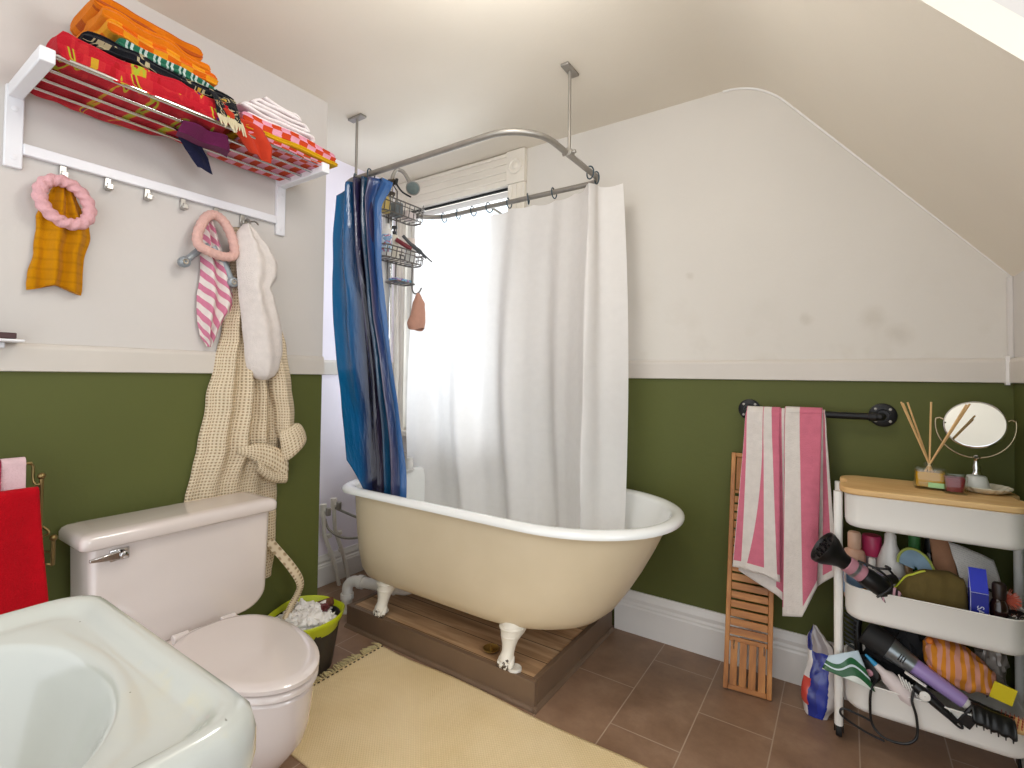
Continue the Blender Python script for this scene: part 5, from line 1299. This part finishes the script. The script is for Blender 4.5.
m = MB(); m.tube([pou(.27, v/20) for v in range(2, 11)], .004, 8)
m.build('zip', mat('lime_zip', '#b6bd2c', .5), po, ang=70)
fl = MB()
def flap(u, v):
    a = lerp(0, pi, u); r = .040*(1-.9*v)
    return (.180+r*cos(a)*1.15, 2.062-.01*v+.012*sin(a), TZ+.158+.058*sin(a)*(1-.9*v)-.30*(r*cos(a))*1.0)
fl.grid(flap, 30, 8); fl.build('lining', mat('blue_grey_lining', '#7f9bb0', .7, var=.25, vs=30), po, solid=.002, ang=80)
m = MB(); m.tube([flap(u/24, 0) for u in range(25)], .0042, 8); m.build('zip_edge', mat('sage_lime_trim', '#9aa64a', .6), po, ang=70)

# card and leaflet leaning at the back
def sheet(name, label, m_, c00, c10, c11, c01, cat, bow=.006, uvs=(1, 1), n=14, th=.0012):
    a, b, c, d = map(Vector, (c00, c10, c11, c01)); m = MB(); nrm = (b-a).cross(d-a).normalized()
    def f(u, v): return a.lerp(b, u).lerp(d.lerp(c, u), v)+nrm*bow*sin(pi*u)+nrm*bow*.5*nz(u*3, v*3)
    m.grid(f, n, n, 0, lambda u, v: (u*uvs[0], v*uvs[1])); o = m.build(name, m_, solid=th, off=0, ang=80); recentre(o, (a+b+c+d)/4); return tag(o, label, cat)
sheet('kraft_card', 'brown kraft card standing behind the olive pouch', mat('kraft_card', '#b08060', .85, var=.15, vs=40), (.236, 2.10, .50), (.297, 2.10, .50), (.280, 2.165, .69), (.224, 2.165, .685), 'card')
def leaflet(t):
    v = t.coord('UV'); s = t.sep(v)
    row = t.math('FRACT', t.math('MULTIPLY', s[1], 22)); on_ = t.math('LESS_THAN', row, .45)
    txt = t.math('GREATER_THAN', t.noise(60., t.coord('UV', (1, .3, 1)), 1), .5)
    k = t.math('MULTIPLY', t.math('MULTIPLY', on_, txt), .3)
    return t.mix(k, lin('#d8d6d2'), lin('#6f7478'))
sheet('leaflet', 'printed white leaflet with folded edges leaning at the tray back', mat('printed_leaflet', None, .7, var=.08, vs=8, pattern=leaflet), (.295, 2.06, .55), (.405, 2.06, .49), (.375, 2.135, .645), (.268, 2.135, .682), 'leaflet', .008)
# blue carton with an open flap
bc = thing('blue_carton', 'bright blue carton with white lettering and its flap open', 'box', (.318, 1.992, TZ))
bluem = mat('bright_blue_card', '#1d2fbf', .45, var=.06); blued = mat('deep_blue_card', '#1a2592', .45, var=.08)
kx0, kx1, ky0, ky1 = .298, .338, 1.985, 2.02
m = MB(); m.box(kx0, kx1, ky0, ky1, TZ+.0, TZ+.145); bo = m.build('carton', blued, bc, bevel=.001, smooth=False)
m = MB(); m.box(kx0, kx1, ky1-.002, ky1-.0008, TZ+.145, TZ+.200); 
m.build('flap', bluem, bc, smooth=False)
m = MB(); m.loft([[(kx0, ky0, TZ+.143), (kx1, ky0, TZ+.143), (kx1, ky0+.001, TZ+.1445), (kx0, ky0+.001, TZ+.1445)], [(kx0, ky1-.001, TZ+.204), (kx1, ky1-.001, TZ+.204), (kx1, ky1, TZ+.2055), (kx0, ky1, TZ+.2055)]]); m.build('flap', bluem, bc, smooth=False)
m = MB()
for p, q in (((kx0, ky0-.0006, TZ+.143), (kx1, ky0-.0006, TZ+.143)), ((kx0, ky0-.0006, TZ), (kx0, ky0-.0006, TZ+.145)), ((kx0, ky0, TZ+.144), (kx0, ky1, TZ+.205))): m.tube([p, q], .0009, 6)
m.build('worn_edge', mat('worn_card_edge', '#b9bfe0', .6), bc)
cu = D.curves.new('lettering', 'FONT'); cu.body = 'SABINS'; cu.size = .022; cu.extrude = .0002; cu.align_x = 'CENTER'; cu.align_y = 'CENTER'
lo = D.objects.new('lettering', cu); COL.objects.link(lo)
me_ = D.meshes.new_from_object(lo); D.objects.remove(lo); lo = D.objects.new('lettering', me_); COL.objects.link(lo)
lo.data.materials.append(mat('white_print', '#dfe2f0', .5)); lo.parent = bc
lo.data.transform(Matrix.Translation(Vector((.319, ky0-.0008, TZ+.072))-Vector(bc.location)) @ Matrix.Rotation(radians(90), 4, 'X') @ Matrix.Rotation(radians(-90), 4, 'Z'))
bottle('amber_bottle', 'dark amber glass bottle with black cap right of the blue carton', 'bottle', (.363, 2.005, TZ), [(.018, 0), (.0205, .003), (.0205, .115), (.016, .128), (.011, .134)], mat('dark_amber_glass', '#23100a', .12, coat=.5), [(.0155, .133), (.016, .136), (.016, .172), (.013, .177), (.001, .178)], mat('brown_black_cap', '#24140f', .4))
m = MB(); m.tube(smooth_path([(.195, 1.985, TZ+.062), (.225, 1.982, TZ+.068), (.25, 1.985, TZ+.06)], 4), [.006]+[.013]*7+[.006], 14)
o = m.build('lilac_tube', mat('pale_lilac', '#b7a4c6', .4), ang=70); recentre(o, (.22, 1.983, TZ+.06)); tag(o, 'pale lilac sachet lying in front of the olive pouch', 'sachet')
tn = thing('black_tin', 'black round tin with silver ornament at the tray corner', 'tin', (.392, 1.995, TZ+.06))
m = MB(); m.lathe([(.001, 0), (.03, 0), (.031, .004), (.031, .045), (.029, .049), (.001, .05)], (.402, 2.02, TZ+.045), frame_to((.0, -.4, .9)), 30); m.build('body', W['black'], tn, ang=50)
m = MB(); FT = frame_to((.0, -.4, .9)); cT = Vector((.402, 2.02, TZ+.045))
for k in range(8):
    a = 2*pi*k/8; p = [cT+FT @ Vector((r*cos(a+q), r*.6*sin(a+q), .051)) for r, q in ((.006, 0), (.013, .25), (.02, 0))]; m.tube(p, .0013, 6)
m.build('ornament', W['chrome'], tn)
fe = thing('coral_brush', 'coral bristled brush lying at the right end of the middle tray', 'brush', (.40, 2.03, TZ+.1))
m = MB(); random.seed(8)
for i in range(60):
    d = Vector((random.uniform(.1, .9), random.uniform(-.5, .1), random.uniform(-.35, .5))).normalized(); b = Vector((.380, 2.03, TZ+.125)); m.tube([b, b+d*.035], [.0015, .0006], 5)
m.build('bristles', mat('coral_bristle', '#d9705a', .6), fe)
m = MB(); m.tube([(.381, 2.03, TZ+.125), (.36, 2.05, TZ+.135), (.33, 2.07, TZ+.14)], [.006, .005, .004], 10); m.build('handle', W['black'], fe, ang=70)

# hair dryer with diffuser, poking out over the left tray edge
hd_ = thing('hair_dryer', 'black and pink hair dryer with a wide diffuser cup', 'hair dryer', (.03, 2.0, .56))
A = Vector((-.062, 1.935, .648)); dr = Vector((.80, .22, -.56)).normalized(); FM = frame_to(-dr)
m = MB()
m.lathe([(.024, -.075), (.026, -.055), (.036, -.035), (.050, -.012), (.055, .004), (.055, .012), (.051, .013), (.046, .003), (.001, -.002)], A, FM, 36)
df = m.build('diffuser', W['black'], hd_, ang=50)
m = MB()
for rr, n in ((.015, 5), (.032, 10)):
    for k in range(n):
        a = 2*pi*k/n+rr*20; c = A+FM @ Vector((rr*cos(a), rr*sin(a), 0)); m.lathe([(.004, -.003), (.0035, .012), (.001, .013)], c, FM, 8)
m.build('prong', W['black'], df, ang=50)
m = MB(); m.tube([A+dr*.07, A+dr*.125], .027, 24); m.build('pink_collar', W['pinkish'], hd_, bevel=.002)
m = MB(); m.tube([A+dr*.125, A+dr*.14, A+dr*.19, A+dr*.205], [.028, .031, .031, .024], 24); m.build('motor_body', W['black'], hd_, ang=50)
m = MB(); m.tube([A+dr*.093, A+dr*.103], .0285, 24); m.build('chrome_band', W['silver'], hd_)
m = MB(); m.tube(smooth_path([A+dr*.16, A+dr*.165+Vector((.02, .03, .0)), A+dr*.17+Vector((.05, .06, .01))], 4), .015, 14)
m.build('grip', W['black'], hd_, ang=70)
m = MB(); pc = A+dr*.205+Vector((.008, -.01, -.008)); F2 = frame_to((.35, -.9, .1)); m.lathe([(.001, 0), (.029, 0), (.03, .003), (.027, .007), (.001, .008)], pc, F2, 28); m.build('rear_vent', mat('pink_striped_vent', None, .4, pattern=stripes([(0., lin('#d8a7b4')), (.5, lin('#2a1a20'))], 110., 0, 'Object', rot=.5)), hd_, ang=50)
m = MB(); m.tube(smooth_path([A+dr*.13+Vector((.02, 0, .03)), A+dr*.15+Vector((.05, 0, .045)), Vector((.10, 2.02, .60)), Vector((.125, 2.03, .565)), Vector((.13, 2.05, .50)), Vector((.10, 2.06, .45))], 6), .0035, 8); m.tube(smooth_path([A+dr*.09+Vector((.015, -.02, .03)), A+dr*.12+Vector((.045, -.03, .03)), A+dr*.18+Vector((.03, -.03, .02)), A+dr*.17+Vector((0, -.03, -.03))], 6), .0035, 8); m.build('cord', W['black'], hd_, ang=70)
m = MB(); m.lathe([(.008, 0), (.0095, .003), (.0095, .022), (.001, .024)], (.035, 1.985, .5165), frame_to((.5, -.7, .4)), 14)
o = m.build('bead_bottle', mat('amber_gold_bead', '#b98a3c', .3), ang=50); recentre(o, (.035, 1.985, .5165)); tag(o, 'tiny gold capped vial beside the hair dryer handle', 'vial')

# ------------------------------------------------------------------ things in the bottom tray
BZ = .156
hb = thing('hot_air_brush', 'large hot air brush, black head, silver collar, lilac handle', 'hair styler', (.15, 2.05, .30))
a, b = Vector((.045, 2.03, .375)), Vector((.300, 1.985, .245)); d = (b-a); L = d.length; d.normalize()
def seg(name, t0, t1, r0, r1, m_, par=hb, n=26, bev=0.): 
    m = MB(); k = 6; m.tube([a+d*L*lerp(t0, t1, i/k) for i in range(k+1)], [lerp(r0, r1, i/k) for i in range(k+1)], n); return m.build(name, m_, par, ang=50, bevel=bev)
seg('head', 0., .24, .040, .041, W['black_soft']); cl = seg('collar', .24, .48, .036, .027, W['silver']); seg('handle', .48, .93, .025, .019, W['lilac']); seg('tip', .93, 1.02, .017, .012, W['white_plastic'])
m = MB()
for k in range(3):
    t = .345+.022*k; F3 = frame_to(d); p = a+d*L*t; nrm = (Vector((0, -1, .25))-d*Vector((0, -1, .25)).dot(d)).normalized(); sd = d.cross(nrm)
    rr = lerp(.036, .027, (t-.24)/.24)+.0008; m.tube([p+nrm*rr*cos(q)+sd*rr*sin(q) for q in (-.35, -.12, .12, .35)], .0016, 6)
m.build('vent_slot', W['black'], cl)
pb = thing('vent_brush', 'black vent brush with long bristles at the left of bottom tray', 'hair brush', (.0, 2.1, .3))
m = MB(); m.tube(smooth_path([(.03, 2.10, .26), (.025, 2.11, .33), (.03, 2.12, .385)], 4), [.012]*9, 12); m.build('head', W['black'], pb, ang=70)
m = MB()
for i in range(8):
    for j in range(3):
        z = lerp(.27, .385, i/7); m.tube([(.025, 2.105+.008*j, z), (-.005-.004*j, 2.085+.01*j, z+.022)], [.0022, .0014], 6)
m.build('bristles', mat('grey_bristle', '#5a5f62', .5), pb)
rbk = thing('round_brush', 'round black brush head seen end on beside the green sachet', 'hair brush', (.03, 2.0, .27))
m = MB(); F4 = frame_to((-.25, -.93, .15)); m.lathe([(.001, -.05), (.036, -.05), (.040, -.04), (.040, .0), (.036, .006), (.024, .006), (.022, .0), (.001, .0)], (.045, 1.995, .262), F4, 30); m.build('barrel', W['black'], rbk, ang=50)
m = MB()
for s in (-1, 1): m.lathe([(.001, .004), (.009, .004), (.010, .007), (.004, .009), (.001, .009)], Vector((.045, 1.995, .262))+F4 @ Vector((s*.012, 0, 0)), F4, 16)
m.build('end_cap', W['pinkish'], rbk)
sp = thing('spray_bottle', 'white nozzle bottle with a blue tip lying in the bottom tray', 'bottle', (.1, 1.985, .25))
a2, b2 = Vector((.045, 1.985, .318)), Vector((.165, 1.975, .212)); d2 = (b2-a2).normalized()
m = MB(); m.tube([a2+d2*t for t in (.035, .045, .06, .075, .13, .155)], [.008, .010, .012, .022, .027, .022], 20); m.build('body', mat('milky_pink_plastic', '#d7cbca', .35), sp, ang=60)
m = MB(); m.tube([a2, a2+d2*.035], [.004, .008], 14); m.build('nozzle', mat('cyan_plastic', '#2f8fc2', .35), sp, ang=60)
wb = thing('bristle_comb', 'clear white bristled comb end over the styler cord', 'comb', (.15, 1.97, .27))
m = MB()
for i in range(7): 
    x = .128+.008*i; m.tube([(x, 1.966, .292-.005*i), (x+.012, 1.960, .262-.005*i)], .0022, 6)
m.box(.126, .182, 1.963, 1.970, .262, .268, 0, Matrix.Translation((.154, 1.966, .265)) @ Matrix.Rotation(radians(28), 4, 'Y') @ Matrix.Translation((-.154, -1.966, -.235)))
m.build('teeth', W['white_plastic'], wb)
ir = thing('hair_straightener', 'black hair straightener with a silver ringed button', 'hair styler', (.21, 1.97, .24))
p1, p2 = Vector((.165, 1.966, .275)), Vector((.262, 1.955, .205)); dd = (p2-p1).normalized(); 
m = MB(); m.tube([p1, p1+dd*.015, p1+dd*.10, p2], [.013, .016, .011, .006], 16); m.build('body', W['black'], ir, ang=60)
F5 = frame_to((0, -1, .1)); m = MB(); m.lathe([(.010, .012), (.013, .014), (.013, .018), (.009, .019)], (.188, 1.958, .258), F5, 24); m.build('button_ring', W['white_plastic'], ir, ang=50)
m = MB(); m.lathe([(.009, .014), (.008, .0185), (.001, .019)], (.188, 1.958, .258), F5, 20); m.build('button', W['black'], ir, ang=50)
m = MB(); m.tube(smooth_path([p2-dd*.05+Vector((0, -.01, -.004)), p2+Vector((0, -.008, -.006)), p2+dd*.012+Vector((0, -.006, .004)), p2-dd*.02+Vector((0, -.006, .012))], 5), .0035, 8); m.build('hanging_loop', W['black'], ir, ang=70)
# zigzag pouch
sp_ = thing('striped_pouch', 'orange and pink striped fabric pouch crumpled in the bottom tray', 'pouch', (.28, 2.06, .3))
m = MB()
def zp(u, v):
    a = 2*pi*u; k = keyed([(0, .03, .05, .40), (.08, .055, .085, .0), (.3, .06, .125, 0), (.6, .055, .12, 0), (.85, .04, .09, 0), (1, .012, .05, 0)], v)
    x = lerp(.198, .362, v); c, s = cos(a), sin(a); n = .7
    return (x+.006*nz(a, v*5), 2.05+k[0]*.8*abs(c)**n*(1 if c > 0 else -1)+.007*nz(v*8, a*2), .352-.045*v+k[1]*.5*abs(s)**n*(1 if s > 0 else -1)+.009*nz(v*9, a*1.5, 5.))
m.grid(zp, 60, 44, 0, lambda u, v: (u, v))
m.add([zp(i/60, 0) for i in range(60)]+[(.194, 2.05, .352)], [(60, i, (i+1) % 60) for i in range(60)], 0, [(i/60, 0) for i in range(61)])
m.add([zp(i/60, 1) for i in range(60)], [tuple(range(60))], 0, [(i/60, 1) for i in range(60)])
m.build('body', mat('orange_pink_stripes', None, .85, var=.1, vs=30, bump=.4, bs=120, pattern=stripes([(0., lin('#d98a22')), (.5, lin('#d99a86'))], 7.5, 1, wob=.10)), sp_, ang=80)
m = MB(); m.ball((.208, 2.016, .398), (.010, .008, .010), 12); m.tube([zp(.62+.01*i, .06+.08*i/3) for i in range(4)], .003, 6); m.build('zip_pull', mat('orange_cord', '#e07c28', .6), sp_, ang=70)
m = MB(); m.box(.348, .398, 2.02, 2.024, .27, .32, 0, Matrix.Translation((.367, 2.02, .297)) @ Matrix.Rotation(radians(14), 4, 'Y') @ Matrix.Translation((-.367, -2.02, -.297)))
o = m.build('yellow_card', mat('bright_yellow_card', '#ead420', .5), bevel=.0006); recentre(o, (.367, 2.02, .297)); tag(o, 'bright yellow card stuck up behind the black claw clip', 'card')
pbg = crumple('plastic_bag', 'grey translucent plastic bag at the back right of bottom tray', mat('grey_film', '#a29a94', .3, var=.35, vs=20, coat=.4), (.365, 2.12, .33), .062, 3., None, 'bag', (.55, .6, 1.25))
crumple('dark_pouch', 'dark crumpled pouch behind the hot air brush', mat('charcoal_cloth', '#2a2b2e', .8, var=.3), (.16, 2.13, .28), .085, 13., None, 'pouch', (1.2, .5, 1.0))
# claw clip
cc = thing('claw_clip', 'black shiny claw hair clip on the front edge of bottom tray', 'hair clip', (.32, 1.965, .24))
for s in (-1, 1):
    m = MB(); P = []
    m.grid(lambda u, v: (.292+.09*u+.004*sin(9*u), 1.968+s*(.006+.030*sin(pi*.5*v)), .272-.045*u*.4-.038*(1-cos(pi*.5*v))-.006*abs(sin(pi*5*u))*v), 24, 8)
    jw = m.build('jaw', W['black'], cc, solid=.004, ang=60)
    m = MB()
    for i in range(6): x = .30+.015*i; m.tube([(x, 1.968+s*.036, .236-.003*i), (x+.002, 1.968+s*.026, .215-.003*i)], [.003, .0015], 6)
    m.build('tooth', W['black'], jw)
m = MB(); m.box(.268, .300, 1.950, 1.964, .200, .236, 0, Matrix.Translation((.285, 1.957, .22)) @ Matrix.Rotation(.5, 4, 'Y') @ Matrix.Translation((-.285, -1.957, -.22))); m.tube([(.30, 1.966, .262), (.28, 1.958, .235)], .006, 8); m.build('lever', W['black'], cc, bevel=.005)
# wooden hair brush
wbk = thing('wooden_hairbrush', 'wooden hair brush with coral bristles at bottom right', 'hair brush', (.385, 1.97, .235))
m = MB(); m.lathe([(.001, -.006), (.034, -.006), (.037, 0), (.034, .006), (.001, .008)], (.385, 1.972, .238), frame_to((-.15, -.45, .88)), 30, sx=1.0, sy=.62); m.build('head', W['lidwood'], wbk, ang=50)
m = MB(); F6 = frame_to((-.15, -.45, .88)); random.seed(2)
for i in range(7):
    for j in range(4):
        p = Vector(((i-3)*.0085, (j-1.5)*.009, .006)); 
        if (p.x/.034)**2+(p.y/.021)**2 < 1: q = Vector((.385, 1.972, .238))+F6 @ p; m.tube([q, q+F6 @ Vector((0, 0, .018))], [.0013, .0009], 5)
m.build('bristles', mat('coral_red_bristle', '#b8543f', .6), wbk)
# cable hanging over the front
m = MB(); m.tube(smooth_path([(.075, 1.99, .25), (.065, 1.958, .246), (.058, 1.944, .232), (.055, 1.942, .19), (.06, 1.94, .13), (.09, 1.93, .105), (.14, 1.93, .108), (.168, 1.938, .135), (.168, 1.942, .19), (.158, 1.944, .235), (.165, 1.962, .262)], 7), .0038, 8)
o = m.build('power_cord', W['black'], ang=80); recentre(o, (.075, 1.99, .25)); tag(o, 'black power cord looping down over the bottom tray front', 'cord')
m = MB(); m.tube(smooth_path([(.055, 1.936, .14), (.02, 1.932, .150), (-.015, 1.928, .155), (-.022, 1.926, .138), (.0, 1.93, .12), (.05, 1.934, .10), (.09, 1.936, .092)], 7), .0036, 8)
o = m.build('power_cord', W['black'], ang=80); recentre(o, (.055, 1.936, .14)); tag(o, 'short loop of black cord beside the trolley front leg', 'cord')
# green sachet hanging over the tray
gsm = mat('green_white_sachet', None, .35, coat=.3, pattern=lambda t: t.ramp(t.math('ADD', t.sep(t.coord('UV'))[1], t.math('MULTIPLY', t.math('SINE', t.math('MULTIPLY', t.sep(t.coord('UV'))[0], 7.)), .16)), [(0., lin('#d8ded8')), (.07, lin('#1f5a34')), (.36, lin('#cfdfe6')), (.44, lin('#1f6038')), (.66, lin('#c3d6e2'))], True))
sheet('sachet', 'green and white wave printed sachet sticking out over the trolley leg', gsm, (-.072, 1.925, .262), (.068, 1.945, .228), (.025, 1.985, .325), (-.055, 1.955, .295), 'sachet', .006, th=.004)
# blue, white and red pack on the floor
pk = thing('foil_pack', 'blue white and red foil pack standing on the floor by trolley', 'pack', (-.085, 2.115, 0))
m = MB()
def pkf(u, v):
    a = 2*pi*u; c, s = cos(a), sin(a)
    k = keyed([(0, -.134, -.060, .034), (.15, -.146, -.034, .040), (.4, -.138, -.036, .034), (.6, -.124, -.034, .026), (.78, -.126, -.045, .018), (.88, -.125, -.07, .012), (.95, -.114, -.09, .006), (1, -.108, -.10, .002)], v)
    x = lerp(k[0], k[1], .5+.5*abs(c)**.8*(1 if c > 0 else -1)); y = 2.125+k[2]*abs(s)**.8*(1 if s > 0 else -1)+.03*v
    return (x+.006*nz(a*1.5, v*5), y+.006*nz(a*2, v*6, 3.), .002+.298*v+(.004*nz(a*2, v*7) if v > .05 else 0))
m.grid(pkf, 60, 50, 0, lambda u, v: (u, v))
m.add([pkf(i/60, 0) for i in range(60)], [tuple(range(60))], 0, [(.6, 0)]*60)
def packpat(t):
    u = t.sep(t.coord('UV'))
    s = t.math('ADD', u[0], t.math('MULTIPLY', t.noise(4., t.coord('UV')), .12))
    h = t.math('ADD', u[1], t.math('MULTIPLY', s, -.5))
    blue = t.ramp(s, [(0., lin('#d9d4d2')), (.55, lin('#dcd8d6')), (.70, lin('#1c2c86')), (.80, lin('#20349c')), (.885, lin('#d9d4d2'))], True)
    top_ = t.math('GREATER_THAN', u[1], .72)
    c = t.mix(top_, blue, t.ramp(s, [(0., lin('#8f8a8c')), (.55, lin('#c9c2c0')), (.58, lin('#232f80')), (.72, lin('#a49c9e')), (.9, lin('#cfc8c6'))], True))
    red = t.math('MULTIPLY', t.math('MULTIPLY', t.math('GREATER_THAN', s, .50), t.math('LESS_THAN', s, .72)), t.math('MULTIPLY', t.math('LESS_THAN', u[1], .42), t.math('GREATER_THAN', u[1], .12)))
    return t.mix(red, c, lin('#c9483f'))
m.build('bag', mat('printed_foil', None, .22, coat=.5, pattern=packpat), pk, ang=80)
# ------------------------------------------------------------------ camera
f_, yaw_, pit_, rol_ = 496.5, .594363, .0237547, .01188347
fw = Vector((-sin(yaw_)*cos(pit_), cos(yaw_)*cos(pit_), sin(pit_))); rt = Vector((cos(yaw_), sin(yaw_), 0)); dn = fw.cross(rt)
r2 = cos(rol_)*rt-sin(rol_)*dn; d2_ = sin(rol_)*rt+cos(rol_)*dn
cam = D.cameras.new('camera'); co = D.objects.new('camera', cam); COL.objects.link(co)
cam.sensor_width = 36; cam.sensor_fit = 'HORIZONTAL'; cam.lens = 36*f_/1024; cam.shift_y = -(384-364.32)/1024; cam.clip_start = .02
Mx = Matrix((r2, -d2_, -fw)).transposed().to_4x4(); Mx.translation = (0, 0, 1.2); co.matrix_world = Mx
SC.camera = co
# ------------------------------------------------------------------ light
w = D.worlds.new('world'); SC.world = w; w.use_nodes = True
bg = w.node_tree.nodes['Background']; bg.inputs[0].default_value = (.94, .97, 1., 1); bg.inputs[1].default_value = WORLD_STR
def area(name, loc, target, sx, sy, power, col=(1, 1, 1)):
    l = D.lights.new(name, 'AREA'); l.shape = 'RECTANGLE'; l.size = sx; l.size_y = sy; l.energy = power; l.color = col
    o = D.objects.new(name, l); COL.objects.link(o); o.location = loc
    o.rotation_euler = (Vector(target)-Vector(loc)).to_track_quat('-Z', 'Y').to_euler(); return o
area('window_daylight', (-1.985, 2.75, 1.65), (-1.985, 2.0, 1.45), .9, 1.5, WIN_P, (.95, .98, 1.))
area('dormer_daylight', (1.50, .30, 1.65), (-1.0, 1.6, .9), .9, 1.0, DORM_P, (.97, .99, 1.))
l = D.lights.new('ceiling_fill', 'POINT'); l.shadow_soft_size = .16; l.energy = FILL_P; l.color = (1., .975, .94)  # added unseen fill light, brightens ceiling and room; no fixture hangs here
o = D.objects.new('ceiling_fill', l); COL.objects.link(o); o.location = (-.75, .95, 2.28)
vs = SC.view_settings; vs.view_transform = 'Standard'; vs.look = 'None'; vs.gamma = 1; vs.exposure = EXPO; vs.use_curve_mapping = False
SC.cycles.max_bounces = 10; SC.cycles.diffuse_bounces = 6; SC.cycles.use_denoising = True
